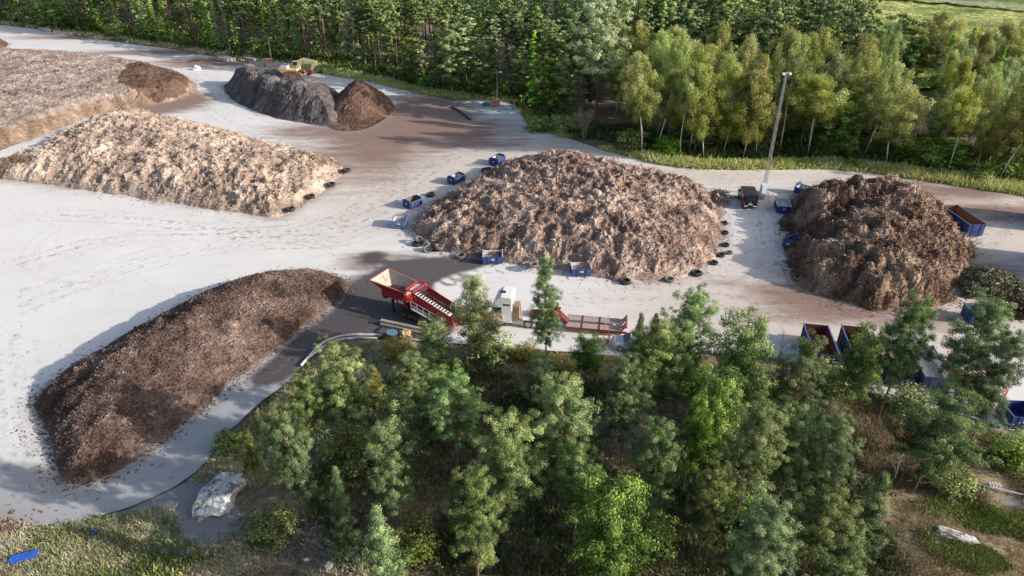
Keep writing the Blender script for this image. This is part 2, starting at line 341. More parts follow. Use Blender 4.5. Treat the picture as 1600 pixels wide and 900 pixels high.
M_BROWN = heap_mat('brown_soil', [(.15, (0.062, 0.037, 0.028)), (.5, (0.139, 0.085, 0.065)), (.8, (0.248, 0.163, 0.124))], (0.171, 0.093, 0.070), .5, bscale=4)

HEAPS = []
def make_heap(name, px, ctrl, mat, label, tan=.75, step=.25, rough=.35, lump=1.0, chips=0, chip=(.25, .05), rag=.7, tintb=.5, terr=0., extra=None, pw=1.0, two=None, shape=None, fringe=0):
    P = smooth(poly(px), 2); HEAPS.append((P, mat))
    x = np.arange(P[:, 0].min()-2, P[:, 0].max()+2, step); y = np.arange(P[:, 1].min()-2, P[:, 1].max()+2, step)
    X, Y = np.meshgrid(x, y); X, Y = X.ravel(), Y.ravel()
    d = sdist(P, X, Y)+rag*fbm(X, Y, 2.2, 3, 31)
    num = 0; den = 0
    for cx, cy, h in ctrl:
        c = at(cx, cy); w = 1/((X-c[0])**2+(Y-c[1])**2+4)**1.5; num = num+w*h; den = den+w
    H = num/den
    dp = np.maximum(d, 0)
    Z = H*(1-np.exp(-(dp*tan/H)**pw))*1.08
    Z = np.minimum(Z, H*1.1)
    if shape is not None: Z = shape(X, Y, dp)
    m = sstep(0, 1.6, dp)
    L = fbm(X, Y, lump*3.2, 3, 33); S = fbm(X, Y, 1.1, 4, 35, .65)
    rid = 1-np.abs(fbm(X, Y, 1.7, 3, 39))*2
    av = .45+1.15*vnoise(X/6.5+3, Y/6.5, 91); Z = Z+m*(L*.5*lump+av*(S*rough*1.25+(rid-.5)*rough*.9))
    if extra is not None: Z = Z+extra(X, Y, dp)
    Z = np.where(d > 0, np.maximum(Z, .02), -.3)
    nx, ny = len(x), len(y)
    fc = grid_faces(nx, ny); keep = (d[fc] > -.01).any(1); fc = fc[keep]
    Kn = fbm(X, Y, 2.6, 3, 41); tint = np.clip(tintb+.3*S+.12*L+.42*Kn+(rng.random(len(X))-.5)*.24, 0, 1)
    used = np.zeros(len(X), bool); used[fc.ravel()] = True; idx = np.cumsum(used)-1
    V = np.stack([X, Y, Z], 1); V = V+rng.normal(0, step*.22, V.shape)*m[:, None]
    Zg = Z.reshape(ny, nx)
    faces = [idx[fc]]; VV = [V[used]]; TT = [tint[used]]; nv = used.sum()
    if chips:
        cand = np.flatnonzero((d > .25) | ((d > -1.6) & (rng.random(len(d)) < .05*np.exp(np.minimum(d, 0)*3)))); pk = rng.choice(cand, chips)
        c = np.maximum(V[pk], [-1e9, -1e9, .015])+np.column_stack([rng.normal(0, step*.6, (chips, 2)), np.full(chips, .03)])
        dirs = rng.normal(0, 1, (chips, 3)); dirs[:, 2] = np.abs(dirs[:, 2])*.28+.03; dirs /= np.linalg.norm(dirs, axis=1)[:, None]
        sd = np.cross(dirs, rng.normal(0, 1, (chips, 3))); sd /= np.linalg.norm(sd, axis=1)[:, None]
        ln = chip[0]*np.exp(rng.normal(0, .5, chips))[:, None]; wd = chip[1]*np.exp(rng.normal(0, .4, chips))[:, None]
        nl_ = int(chips*.0025) if chip[0] > .105 and chip[1] < .045 and chips > 50000 else 0
        ln[:nl_] = rng.uniform(.4, 1.2, (nl_, 1)); wd[:nl_] = rng.uniform(.02, .045, (nl_, 1)); ln = np.minimum(ln, 1.6)
        q = np.stack([c-dirs*ln*.25-sd*wd, c-dirs*ln*.25+sd*wd, c+dirs*ln+sd*wd, c+dirs*ln-sd*wd], 1)
        VV.append(q.reshape(-1, 3)); TT.append(np.repeat(np.clip(tint[pk]+.06+rng.normal(0, .13, chips), 0, 1), 4))
        faces.append(nv+np.arange(chips*4).reshape(-1, 4)); nv += chips*4
        ns = int(chips*(.025 if chip[0] > .1 else .02)); cs = np.flatnonzero((d < .1) & (d > -3.2)); pr = np.exp(d[cs]*(1.1 if chip[0] > .1 else 1.8))*(.3+vnoise(X[cs]*.4, Y[cs]*.4, 8)); pk = rng.choice(cs, ns, p=pr/pr.sum())
        c = np.column_stack([X[pk], Y[pk], np.full(ns, .025)])+np.column_stack([rng.normal(0, step*.6, (ns, 2)), np.zeros(ns)])
        dirs = rng.normal(0, 1, (ns, 3))*[1, 1, .25]; dirs /= np.linalg.norm(dirs, axis=1)[:, None]; sd = np.cross(dirs, [0, 0, 1.])+rng.normal(0, .2, (ns, 3))
        ln = .09*np.exp(rng.normal(0, .5, ns))[:, None]; wd = .04*np.exp(rng.normal(0, .4, ns))[:, None]
        q = np.stack([c-dirs*ln-sd*wd, c-dirs*ln+sd*wd, c+dirs*ln+sd*wd, c+dirs*ln-sd*wd], 1); q[..., 2] = np.maximum(q[..., 2], .012)
        VV.append(q.reshape(-1, 3)); TT.append(np.repeat(np.clip(tintb-.05+rng.normal(0, .17, ns), 0, 1), 4)); faces.append(nv+np.arange(ns*4).reshape(-1, 4)); nv += ns*4
    fm = np.zeros(sum(len(f) for f in faces), int); mats = [mat]
    for q, (tm, tf) in enumerate(two or ()):
        mats.append(tm); cen = np.concatenate([np.concatenate(VV)[f].mean(1) for f in faces])
        fm[tf(cen[:, 0], cen[:, 1], cen[:, 2])] = q+1
    o = link(name, np_mesh(name, np.concatenate(VV), faces, mats, tint=np.concatenate(TT), fmat=fm))
    tag(o, label, 'heap')
    def zf(px_, py_):
        ix = int(np.clip(round((px_-x[0])/step), 0, nx-1)); iy = int(np.clip(round((py_-y[0])/step), 0, ny-1)); return float(Zg[iy, ix])
    return zf
make_heap('wood_waste_heap', [(640, 352), (662, 385), (700, 396), (760, 406), (830, 417), (880, 422), (930, 433), (985, 442), (1050, 438), (1090, 428), (1118, 405), (1130, 375), (1130, 345), (1120, 315), (1100, 296),
          (1040, 284), (980, 270), (920, 258), (870, 252), (820, 254), (780, 264), (740, 284), (690, 312), (655, 335)],
          [(875, 280, 7.0), (810, 290, 5.0), (740, 320, 3.6), (690, 350, 2.6), (1000, 310, 5.6), (1080, 325, 4.2), (950, 370, 4.8), (830, 360, 4.2), (1060, 390, 3.6), (720, 375, 2.8), (920, 410, 3.6)],
          M_WOOD, 'largest pale brown heap of shredded wood ringed by blue skips and tyres', tan=.85, rough=.55, chips=75000, chip=(.11, .036), lump=1.1, step=.22)
make_heap('wood_waste_heap', [(-40, 274), (0, 281), (60, 286), (120, 296), (200, 306), (240, 315), (300, 323), (360, 331), (410, 340), (445, 338), (480, 318), (515, 292), (540, 268), (530, 252), (470, 240), (400, 222), (340, 205), (280, 190), (230, 182), (180, 186), (130, 200), (70, 232), (20, 252)],
          [(220, 205, 4.2), (120, 250, 3.6), (300, 240, 4.2), (400, 265, 3.6), (470, 275, 2.8), (350, 300, 3.2), (200, 280, 3.4), (60, 270, 3.0), (430, 315, 2.5)],
          M_STRAW, 'straw coloured heap of shredded wood with four tyre stacks along one end', tan=.8, rough=.55, chips=60000, chip=(.12, .042), lump=1.1, tintb=.46, step=.25, two=[(M_BANK, lambda x, y, z: blobs(x, y, [(215, 192, 7, 5, 1), (150, 200, 5, 4, .8), (20, 270, 7, 4, .8), (500, 262, 4, 6, .6)])+.5*fbm(x, y, 2, 3, 73) > .6)])
make_heap('compost_heap', [(53, 625), (68, 664), (85, 740), (108, 757), (170, 747), (232, 702), (300, 652), (370, 592), (440, 542), (500, 492), (540, 466), (547, 444), (530, 432), (480, 425), (420, 432), (350, 450), (280, 482), (215, 516), (150, 556), (95, 590)],
          [(400, 450, 5.4), (300, 510, 5.4), (200, 570, 5.0), (120, 640, 4.0), (480, 445, 4.0), (110, 720, 2.8), (250, 600, 4.6)],
          M_BARK, 'long dark brown windrow of bark compost beside the curving road', tan=.78, rough=.13, chips=90000, chip=(.075, .032), lump=.6, tintb=.47, step=.17, rag=.45)
make_heap('garden_waste_heap', [(1222, 330), (1225, 400), (1240, 440), (1290, 470), (1370, 488), (1440, 488), (1490, 480), (1515, 420), (1512, 372), (1472, 342), (1440, 324), (1400, 312), (1340, 305), (1280, 300), (1238, 306)],
          [(1300, 325, 4.5), (1380, 330, 4.2), (1340, 390, 4.4), (1440, 390, 4.3), (1280, 410, 4.4), (1400, 450, 4.2), (1480, 440, 3.0), (1250, 340, 4.4), (1245, 400, 3.6)],
          M_TWIG, 'dark tangled heap of garden waste in front of the long blue container', tan=1.25, pw=1.3, rough=.75, chips=62000, chip=(.16, .032), lump=1.5, tintb=.45, step=.22, rag=1.6, extra=lambda X, Y, d: sstep(0, 3, d)*(.7*fbm(X, Y, 8, 2, 58)+.55*np.abs(fbm(X, Y, 3, 2, 59))))
make_heap('green_waste_heap', [(1488, 428), (1512, 420), (1562, 432), (1615, 455), (1610, 474), (1550, 470), (1500, 470)], [(1520, 445, 1.5), (1580, 460, 1.0)], M_GREENW, 'low grey green heap of leafy cuttings joining the garden waste heap', tan=.9, rough=.5, chips=7000, chip=(.2, .05), tintb=.45)
make_heap('soil_heap', [(1545, 480), (1580, 474), (1640, 478), (1640, 505), (1590, 502), (1556, 492)], [(1590, 488, 1.6)], M_BROWN, 'small very dark heap beside the blue skip full of junk', rough=.4, chips=3000, chip=(.3, .04))
make_heap('wood_waste_heap', [(1108, 302), (1128, 298), (1137, 312), (1132, 328), (1114, 327)], [(1120, 312, 1.3)], M_WOOD, 'small grey brown mound of chips beside the black van', rough=.25, chips=2500)
def bumpy(X, Y, d): return sstep(1, 4, d)*(1.3*np.abs(fbm(X, Y, 4.2, 1, 51))+.3*fbm(X, Y, 2, 2, 52)-.3)
def gullies(X, Y, d): return -sstep(0, 1.5, d)*(1-sstep(2.5, 6, d))*.5*np.abs(fbm(X, Y, 3.4, 2, 57))
HZ = make_heap('soil_heap', [(345, 138), (360, 155), (385, 170), (430, 186), (480, 194), (518, 199), (538, 192), (548, 172), (548, 152), (500, 141), (440, 130), (390, 125), (358, 127)],
          [(400, 145, 5.0), (460, 160, 5.2), (530, 165, 5.0), (440, 140, 5.0)], M_SOIL, 'dark grey soil heap carrying the yellow excavator on its flat top', tan=1.35, rough=.12, lump=.5, tintb=.5, step=.3, rag=.4, chips=1500, chip=(.15, .08), pw=1.9, extra=lambda X, Y, d: bumpy(X, Y, d)+gullies(X, Y, d))
_cc = at(563, 170)
def cone(X, Y, d):
    r = np.hypot((X-_cc[0])*1.0, (Y-_cc[1])*.72); return np.minimum(6.9-np.sqrt(r*r+.5)*.84, d*1.0)+.0
make_heap('soil_heap', [(500, 192), (520, 205), (560, 206), (600, 190), (622, 166), (604, 150), (560, 140), (520, 150)], [(563, 168, 7.2)], M_BROWN, 'conical reddish brown soil heap at the end of the grey soil heap', rough=.1, lump=.35, step=.25, rag=.3, chips=2500, chip=(.12, .06), shape=cone)
FACE = smooth(poly([(200, 128), (215, 118), (262, 108), (300, 130), (296, 152), (240, 164), (190, 158)]), 2)
make_heap('compost_heap', [(-240, 90), (-100, 86), (0, 88), (100, 92), (180, 98), (250, 112), (305, 128), (312, 140), (290, 154), (235, 165), (150, 180), (100, 199), (0, 236), (-150, 290), (-330, 330)],
          [(100, 140, 3.4), (0, 150, 3.4), (-100, 180, 3.4), (220, 135, 3.4), (50, 190, 3.2), (270, 140, 3.2)], M_FLAT, 'broad flat topped grey brown compost heap with a dug brown face', tan=1.3, rough=.2, lump=.6, chips=45000, chip=(.14, .05), step=.32, rag=.8, pw=1.4,
          two=[(M_BANK, lambda x, y, z: z < 2.5+.7*fbm(x, y, 5, 3, 72)), (M_BROWN, lambda x, y, z: (sdist(FACE, x, y)+1.2*fbm(x, y, 3, 3, 71) > 0))])
make_heap('soil_heap', [(-40, 58), (6, 62), (14, 70), (4, 80), (-40, 82)], [(-10, 70, 2)], M_BROWN, 'small brown mound cut off by the edge of the photo beside the far road', rough=.2)
make_heap('soil_heap', [(-60, 805), (0, 806), (40, 818), (46, 830), (10, 842), (-60, 850)], [(-10, 826, .9)], M_BARK, 'low brown mound of bark at the outer bend of the road', rough=.15, chips=3000, chip=(.12, .04), step=.2)

skirt = np.zeros(len(yv))
for P_, m_ in HEAPS:
    d_ = sdist(P_, yx, yy); skirt = np.maximum(skirt, np.exp(np.minimum(d_, 0)/2.2)*np.clip(.75+.9*fbm(yx, yy, 5, 3, 81), 0, 1))
a_ = yard.data.attributes.new('skirt', 'FLOAT', 'POINT'); a_.data.foreach_set('value', skirt.astype(np.float32))
# ================================================================ vegetation
def leaf_mat(name, dark, mid, lite, trans=.25, hue=.02):
    s = NT(name)
    rnd = s.n('ShaderNodeObjectInfo').outputs['Random']
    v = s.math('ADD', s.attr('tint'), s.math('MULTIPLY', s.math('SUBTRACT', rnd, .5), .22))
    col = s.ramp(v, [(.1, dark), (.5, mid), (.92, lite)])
    h = s.n('ShaderNodeHueSaturation', {'Color': col, 'Hue': s.math('MULTIPLY_ADD', rnd, hue*2, .5-hue), 'Saturation': s.math('MULTIPLY_ADD', s.math('FRACT', s.math('MULTIPLY', rnd, 7.3)), .25, .82),
                                       'Value': s.math('MULTIPLY_ADD', s.math('FRACT', s.math('MULTIPLY', rnd, 13.7)), .35, .85)}).outputs[0]
    d = s.n('ShaderNodeBsdfDiffuse', {'Color': h}); t = s.n('ShaderNodeBsdfTranslucent', {'Color': h})
    return s.end(s.n('ShaderNodeMixShader', {0: trans, 1: d.outputs[0], 2: t.outputs[0]}).outputs[0])
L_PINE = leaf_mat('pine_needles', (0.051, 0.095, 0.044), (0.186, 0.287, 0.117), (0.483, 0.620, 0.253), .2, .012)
L_PINEL = leaf_mat('yellowish_pine_needles', (0.058, 0.095, 0.036), (0.214, 0.295, 0.113), (0.552, 0.628, 0.254), .2, .012)  # yellower green needles for some of the pines
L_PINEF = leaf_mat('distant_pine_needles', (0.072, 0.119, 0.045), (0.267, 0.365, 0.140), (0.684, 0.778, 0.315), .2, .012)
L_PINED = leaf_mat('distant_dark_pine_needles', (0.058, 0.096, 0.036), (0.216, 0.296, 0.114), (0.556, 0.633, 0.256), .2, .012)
L_PINEG = leaf_mat('grey_pine_needles', (0.081, 0.106, 0.042), (0.206, 0.253, 0.091), (0.443, 0.491, 0.185), .15)
L_SPRUCE = leaf_mat('spruce_needles', (0.100, 0.224, 0.040), (0.269, 0.514, 0.077), (0.660, 0.850, 0.108), .12)
L_BIRCH = leaf_mat('birch_leaves', (0.144, 0.183, 0.042), (0.462, 0.504, 0.131), (0.681, 0.717, 0.337), .3, .03)
L_BRIGHT = leaf_mat('fresh_leaves', (0.048, 0.113, 0.019), (0.169, 0.320, 0.057), (0.470, 0.677, 0.140), .28)
L_ASPEN = leaf_mat('aspen_leaves', (0.098, 0.144, 0.055), (0.286, 0.369, 0.148), (0.701, 0.795, 0.345), .28)
L_SILVER = leaf_mat('silvery_leaves', (0.174, 0.232, 0.102), (0.609, 0.711, 0.392), (0.850, 0.850, 0.696), .28)
L_BUSH = leaf_mat('bush_leaves', (0.079, 0.135, 0.037), (0.238, 0.337, 0.081), (0.595, 0.678, 0.185), .22, .03)
L_YEL = leaf_mat('yellowing_leaves', (0.114, 0.104, 0.023), (0.380, 0.342, 0.076), (0.750, 0.684, 0.190), .28)
L_LIGHT = leaf_mat('pale_fresh_leaves', (0.196, 0.266, 0.084), (0.588, 0.700, 0.280), (0.850, 0.850, 0.532), .45)
def bark_mat(name, low, high, fleck, birch=False):
    s = NT(name); c = s.coord(); t = s.attr('tint')
    if birch:
        mp = s.n('ShaderNodeMapping', {'Vector': c, 'Scale': (2.5, 2.5, 7.)}).outputs[0]
        n = s.noise(mp, 1.2, 4, .7)
        col = s.mix(s.mapr(n, .56, .64), s.mix(t, low, high), fleck)
    else:
        mp = s.n('ShaderNodeMapping', {'Vector': c, 'Scale': (5., 5., 1.2)}).outputs[0]
        n = s.noise(mp, 1.5, 4, .7)
        col = s.mix(s.mapr(n, .4, .7), s.mix(s.mapr(t, .25, .6), low, high), fleck)
    s.bsdf(col, .9, 0, s.bump(n, .5, .05), .15); return s.m
B_PINE = bark_mat('pine_bark', (0.210, 0.149, 0.114), (0.595, 0.333, 0.184), (0.122, 0.088, 0.070))
B_GREY = bark_mat('grey_bark', (0.140, 0.119, 0.098), (0.280, 0.238, 0.196), (0.077, 0.063, 0.056))
B_BIRCH = bark_mat('birch_bark', (0.672, 0.638, 0.582), (0.800, 0.784, 0.717), (0.067, 0.056, 0.050), True)
B_DEAD = bark_mat('dead_wood', (.26, .23, .2), (.46, .42, .38), (.13, .11, .1))

class Geo:
    def __init__(s): s.V = []; s.F = []; s.T = []; s.n = 0
    def add(s, V, F, t):
        s.V.append(V); s.F.append(F+s.n); s.T.append(np.broadcast_to(t, len(V)).astype(float)); s.n += len(V)
    def tube(s, P, r, sides=5, t=0.):
        P = np.asarray(P, float); T = np.gradient(P, axis=0); T /= np.linalg.norm(T, axis=1)[:, None]+1e-9
        ref = np.where(np.abs(T[:, 2:3]) > .9, [[1., 0, 0]], [[0, 0, 1.]])
        a = np.cross(T, ref); a /= np.linalg.norm(a, axis=1)[:, None]; b = np.cross(T, a)
        th = np.arange(sides)/sides*2*math.pi
        V = P[:, None]+(a[:, None]*np.cos(th)[None, :, None]+b[:, None]*np.sin(th)[None, :, None])*np.asarray(r)[:, None, None]
        n = len(P); i = np.arange(n-1)[:, None]*sides; j = np.arange(sides)[None]; k = (j+1) % sides
        s.add(V.reshape(-1, 3), np.stack([i+j, i+k, i+sides+k, i+sides+j], -1).reshape(-1, 4), np.repeat(np.broadcast_to(t, n), sides))
    def leaves(s, C, D, L, W, t, g, Nn=None):
        n = len(C); D = D/(np.linalg.norm(D, axis=1)[:, None]+1e-9)
        S = np.cross(D, g.normal(0, 1, (n, 3)) if Nn is None else Nn); S /= np.linalg.norm(S, axis=1)[:, None]+1e-9
        L = np.broadcast_to(L, n)[:, None]; W = np.broadcast_to(W, n)[:, None]
        V = np.stack([C-D*L*.5, C+S*W*.5, C+D*L*.5, C-S*W*.5], 1).reshape(-1, 3)
        s.add(V, np.arange(n*4).reshape(-1, 4), np.repeat(t, 4))
    def mesh(s, name, mat, sm=False): return np_mesh(name, np.concatenate(s.V), [np.concatenate(s.F)], [mat], tint=np.clip(np.concatenate(s.T), 0, 1), smoothed=sm)

def tp_v(zz, z, tx, ty): return np.stack([np.interp(zz, z, tx), np.interp(zz, z, ty), zz], 1)
def profile(kind, u):
    if kind == 'pine': return np.where(u < .25, .75+u, 1.0)*np.sqrt(np.clip(1-(np.maximum(u-.2, 0)/.82)**2.4, .02, 1))
    if kind == 'tall': return np.sqrt(np.clip(1-u, .03, 1))*np.where(u < .15, .7+2*u, 1)
    if kind in ('young', 'spruce'): return np.clip((1-u)**.8, .05, 1)
    if kind == 'birch': return np.sin(np.pi*np.clip(.14+u*.82, 0, 1))**.75
    if kind == 'aspen': return np.sin(np.pi*np.clip(.22+u*.74, 0, 1))**.8
    return np.sin(np.pi*np.clip(.2+u*.72, 0, 1))**.6
PAR = {  # branches, low angle, high angle, droop, clump radius, spread of clumps (xy, z), leaf direction
    'pine': dict(nb=58, e0=0, e1=50, droop=.08, cr=.44, up=.45),
    'tall': dict(nb=60, e0=0, e1=45, droop=.1, cr=.42, up=.45),
    'young': dict(nb=70, e0=5, e1=45, droop=.0, cr=.42, up=.5),
    'spruce': dict(nb=95, e0=-14, e1=30, droop=.12, cr=.34, up=-.35),
    'birch': dict(nb=60, e0=46, e1=70, droop=.55, cr=.74, up=-.7),
    'aspen': dict(nb=50, e0=30, e1=65, droop=.2, cr=.55, up=0.),
    'broad': dict(nb=62, e0=12, e1=70, droop=.15, cr=.72, up=.15)}
def make_tree(kind, seed, H, Rr, cb, nleaf, L, W, crown_mat, bark, lean=0., far=False, trunk_r=None, bare=0):
    g = np.random.default_rng(seed); p = PAR[kind]
    tr, cr = Geo(), Geo()
    n = 9; z = np.linspace(-.4, H*.985, n); w = H*.012*(2.2 if kind in ('birch', 'aspen') else 1.3)
    ph = g.uniform(0, 6.28, 2); dirl = g.uniform(0, 6.28)
    tx = w*np.sin(z/H*4+ph[0])-w*np.sin(ph[0])+lean*(z/H)**1.3*H*math.cos(dirl); ty = w*np.sin(z/H*3.3+ph[1])-w*np.sin(ph[1])+lean*(z/H)**1.3*H*math.sin(dirl)
    P = np.stack([tx, ty, z], 1); r0 = trunk_r or H*.0125
    rad = r0*(1-.93*np.clip(z/H, 0, 1)**1.1)+.008
    tr.tube(P, rad, 6 if far else 8, np.clip(z/H, 0, 1))
    if kind == 'birch':
        for q in range(1+seed % 3):
            aq = g.uniform(0, 6.28); fz = g.uniform(.6, .8); zq = np.linspace(-.4, H*fz, 6); sp = Rr*g.uniform(.35, .6)
            tr.tube(np.stack([tx[0]+np.cos(aq)*(.2+sp*(zq/H)**1.2)+g.normal(0, .06, 6), ty[0]+np.sin(aq)*(.2+sp*(zq/H)**1.2)+g.normal(0, .06, 6), zq], 1), r0*.85*(1-.8*np.clip(zq/H/fz, 0, 1))+.015, 6, .5)
    tp = lambda zz: np.array([np.interp(zz, z, tx), np.interp(zz, z, ty), zz])
    nb = p['nb'] if not far else int(p['nb']*.62)
    cl = []; cw = []; ct = []
    for i in range(nb):
        u = ((i+g.random())/nb)**(.9 if kind in ('pine', 'broad') else 1.0)
        zz = H*(cb+(1-cb)*.97*u); az = i*2.39996+g.uniform(-.5, .5)
        ln = Rr*float(profile(kind, np.array(u)))*g.uniform(.62, 1.18)
        if kind == 'pine' and g.random() < .14: ln *= .5
        el = R(p['e0']+(p['e1']-p['e0'])*u**1.3+g.uniform(-10, 10))
        m = 5; sv = np.linspace(0, 1, m)[:, None]; h = np.array([math.cos(az), math.sin(az), 0])
        ch = math.cos(el) if kind in ('birch', 'aspen') else 1.
        up = math.tan(min(el, R(62))) if kind not in ('birch', 'aspen') else math.sin(el)*1.3
        base = tp(zz-(ln*up*.55 if kind in ('birch', 'aspen', 'broad') else ln*.12))
        B = base+h*ln*sv*(1 if kind not in ('birch', 'aspen') else 1)+np.array([0, 0, 1.])*(up*ln*sv-p['droop']*ln*sv**2)
        B[1:-1] += g.normal(0, .05*ln, (m-2, 3))
        br = r0*(.34-.2*u)*(.5+.5*ln/Rr)
        tr.tube(B, br*(1-.85*sv[:, 0])+.004, 3 if far else 4, .75)
        nc = max(2, int(ln/(p['cr']*(.95 if not far else 1.3))))
        tb = g.normal(0, .1)
        sm = np.linspace(.34 if kind != 'spruce' else .12, 1.0, nc)
        for sv_ in sm:
            b = np.array([np.interp(sv_, sv[:, 0], B[:, k]) for k in range(3)])
            for _ in range(2 if (ln > 1.3*p['cr'] and kind != 'spruce') else 1):
                off = g.normal(0, 1, 3)*np.array([1, 1, .55])*ln*.16*(1.15-sv_*.3)
                if kind == 'spruce': off = g.normal(0, 1, 3)*np.array([1, 1, .3])*ln*.14
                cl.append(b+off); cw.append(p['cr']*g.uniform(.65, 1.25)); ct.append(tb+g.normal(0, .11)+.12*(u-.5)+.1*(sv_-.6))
                if not far and g.random() < .5 and ln > .8: tr.tube(np.stack([b, b+off*.5+[0, 0, .03], b+off]), [br*.3, br*.22, .005], 3, .8)
    cl = np.array(cl); cw = np.array(cw); ct = np.array(ct)
    for _ in range(bare):   # dead bare twigs under the crown
        zz = H*g.uniform(cb*.45, cb*1.1); az = g.uniform(0, 6.28); ln = Rr*g.uniform(.3, .8); h = np.array([math.cos(az), math.sin(az), g.uniform(-.3, .15)])
        sv = np.linspace(0, 1, 4)[:, None]; B = tp(zz)+h*ln*sv+g.normal(0, .06*ln, (4, 3))*sv; tr.tube(B, r0*.16*(1-.8*sv[:, 0])+.004, 3, .3)
    k = g.choice(len(cl), nleaf, p=cw**2/np.sum(cw**2)); o = g.normal(0, 1, (nleaf, 3)); o /= np.linalg.norm(o, axis=1)[:, None]; o *= (g.random(nleaf)**.45)[:, None]
    sc = np.array([1, 1, .62]) if kind in ('pine', 'broad', 'young', 'tall') else (np.array([.8, .8, 1.35]) if kind == 'birch' else np.array([1, 1, .8]) if kind == 'aspen' else np.array([1, 1, .5]))
    Cn = cl[k]+o*cw[k][:, None]*sc
    if kind == 'birch': Cn[:, 2] -= .35*cw[k]*g.random(nleaf)
    ax = tp_v(Cn[:, 2], z, tx, ty); rel = Cn-ax; rel[:, 2] *= .25; rel /= np.linalg.norm(rel, axis=1)[:, None]+1e-9
    Nn = o*.75+rel*.45+np.array([0, 0, .35])+g.normal(0, .38, (nleaf, 3))
    if kind == 'birch': Nn = Nn*.7+g.normal(0, .5, (nleaf, 3))
    D = np.cross(Nn, g.normal(0, 1, (nleaf, 3)))
    if kind == 'birch': D = D+np.array([0, 0, -.8])
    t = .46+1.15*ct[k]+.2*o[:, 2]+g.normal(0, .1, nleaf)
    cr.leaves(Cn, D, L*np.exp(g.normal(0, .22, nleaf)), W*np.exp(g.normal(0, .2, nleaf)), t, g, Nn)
    return tr.mesh('trunk', bark, True), cr.mesh('crown', crown_mat)

def place_tree(tmpl, name, x, y, z, s, sr, rz, label, cat='tree', group=None, mat=None, lean=None):
    root = empty(name, (x, y, z), rz, label, cat, group); root.scale = (sr, sr, s)
    if lean: root.rotation_euler = (lean[0], lean[1], rz)
    for nm, me in zip(('trunk', 'crown'), tmpl):
        o = link(nm, me, root)
        if nm == 'crown' and mat is not None:
            o.material_slots[0].link = 'OBJECT'; o.material_slots[0].material = mat
    return root

# ---- templates near the camera (H, R of the template)
NT_ = {'pine': [(make_tree('pine', 100+i, 14, 3.0, cb, 52000, .15, .058, L_PINE, B_PINE, bare=24), 14, 3.0) for i, cb in enumerate((.42, .5, .36, .46))],
       'tall': [(make_tree('tall', 115, 14, 2.6, .4, 34000, .16, .06, L_PINE, B_PINE, bare=12), 14, 2.6)],
       'young': [(make_tree('young', 120+i, 8, 2.0, .1, 28000, .15, .055, L_PINE, B_PINE), 8, 2.0) for i in range(2)],
       'broad': [(make_tree('broad', 140+i, 9, 2.8, .22, 24000, .19, .12, L_BRIGHT, B_GREY), 9, 2.8) for i in range(3)],
       'aspen': [(make_tree('aspen', 160+i, 12, 2.3, .25, 17000, .18, .11, L_ASPEN, B_GREY, lean=.02), 12, 2.3) for i in range(2)]}
# ---- templates for the forest behind the yard
FT_ = {'pine': [(make_tree('pine', 200+i, 22, 3.2, cb, 13000, .36, .17, L_PINE, B_PINE, far=True, bare=10, trunk_r=.2), 22, 3.2) for i, cb in enumerate((.5, .58, .42, .5))],
       'spruce': [(make_tree('spruce', 220+i, 20, 2.7, .08, 13000, .36, .15, L_SPRUCE, B_GREY, far=True, trunk_r=.2), 20, 2.7) for i in range(3)],
       'birch': [(make_tree('birch', 240+i, 17, 2.9, cb, 15000, .26, .11, L_BIRCH, B_BIRCH, lean=ln, far=True, trunk_r=.115), 17, 2.9) for i, (cb, ln) in enumerate(((.3, .05), (.48, .13), (.36, .08), (.55, .16), (.25, .03)))],
       'aspen': [(make_tree('aspen', 260+i, 16, 2.4, .2, 12000, .28, .18, L_ASPEN, B_GREY, far=True, trunk_r=.14), 16, 2.4) for i in range(2)],
       'silver': [(make_tree('broad', 299, 23, 5.6, .45, 20000, .3, .2, L_SILVER, B_GREY, far=True, trunk_r=.25), 23, 5.6)],
       'broad': [(make_tree('broad', 280+i, 14, 3.6, .12, 14000, .3, .2, L_ASPEN, B_GREY, far=True, trunk_r=.18), 14, 3.6) for i in range(3)]}

def near(px, py, H, wpx, kind, var, label, mat=None, cat=None, name=None, lean=None):
    if px < 620 and H > 6.5: H += 1.4
    x, y, _ = at(px, py, H)
    for _k in range(2):
        g0 = float(gz(np.array([x]), np.array([y]))[0]); x, y, _z = at(px, py, H+g0)
    d = proj(x, y, H+g0-.3*H)[2]; Rr = wpx/2*d/F
    T, th, tr_ = NT_[kind][var % len(NT_[kind])]
    cat = cat or {'tall': 'pine tree', 'pine': 'pine tree', 'young': 'pine tree', 'broad': 'tree', 'aspen': 'tree'}[kind]
    nm = name or {'tall': 'pine_tree', 'pine': 'pine_tree', 'young': 'pine_tree', 'broad': 'leafy_tree', 'aspen': 'leafy_tree'}[kind]
    return place_tree(T, nm, x, y, g0, H/th, Rr/tr_/1.22*(.9 if px < 560 else 1), random.uniform(0, 6.28), label, cat, 'trees on the wooded slope below the yard', mat, lean)
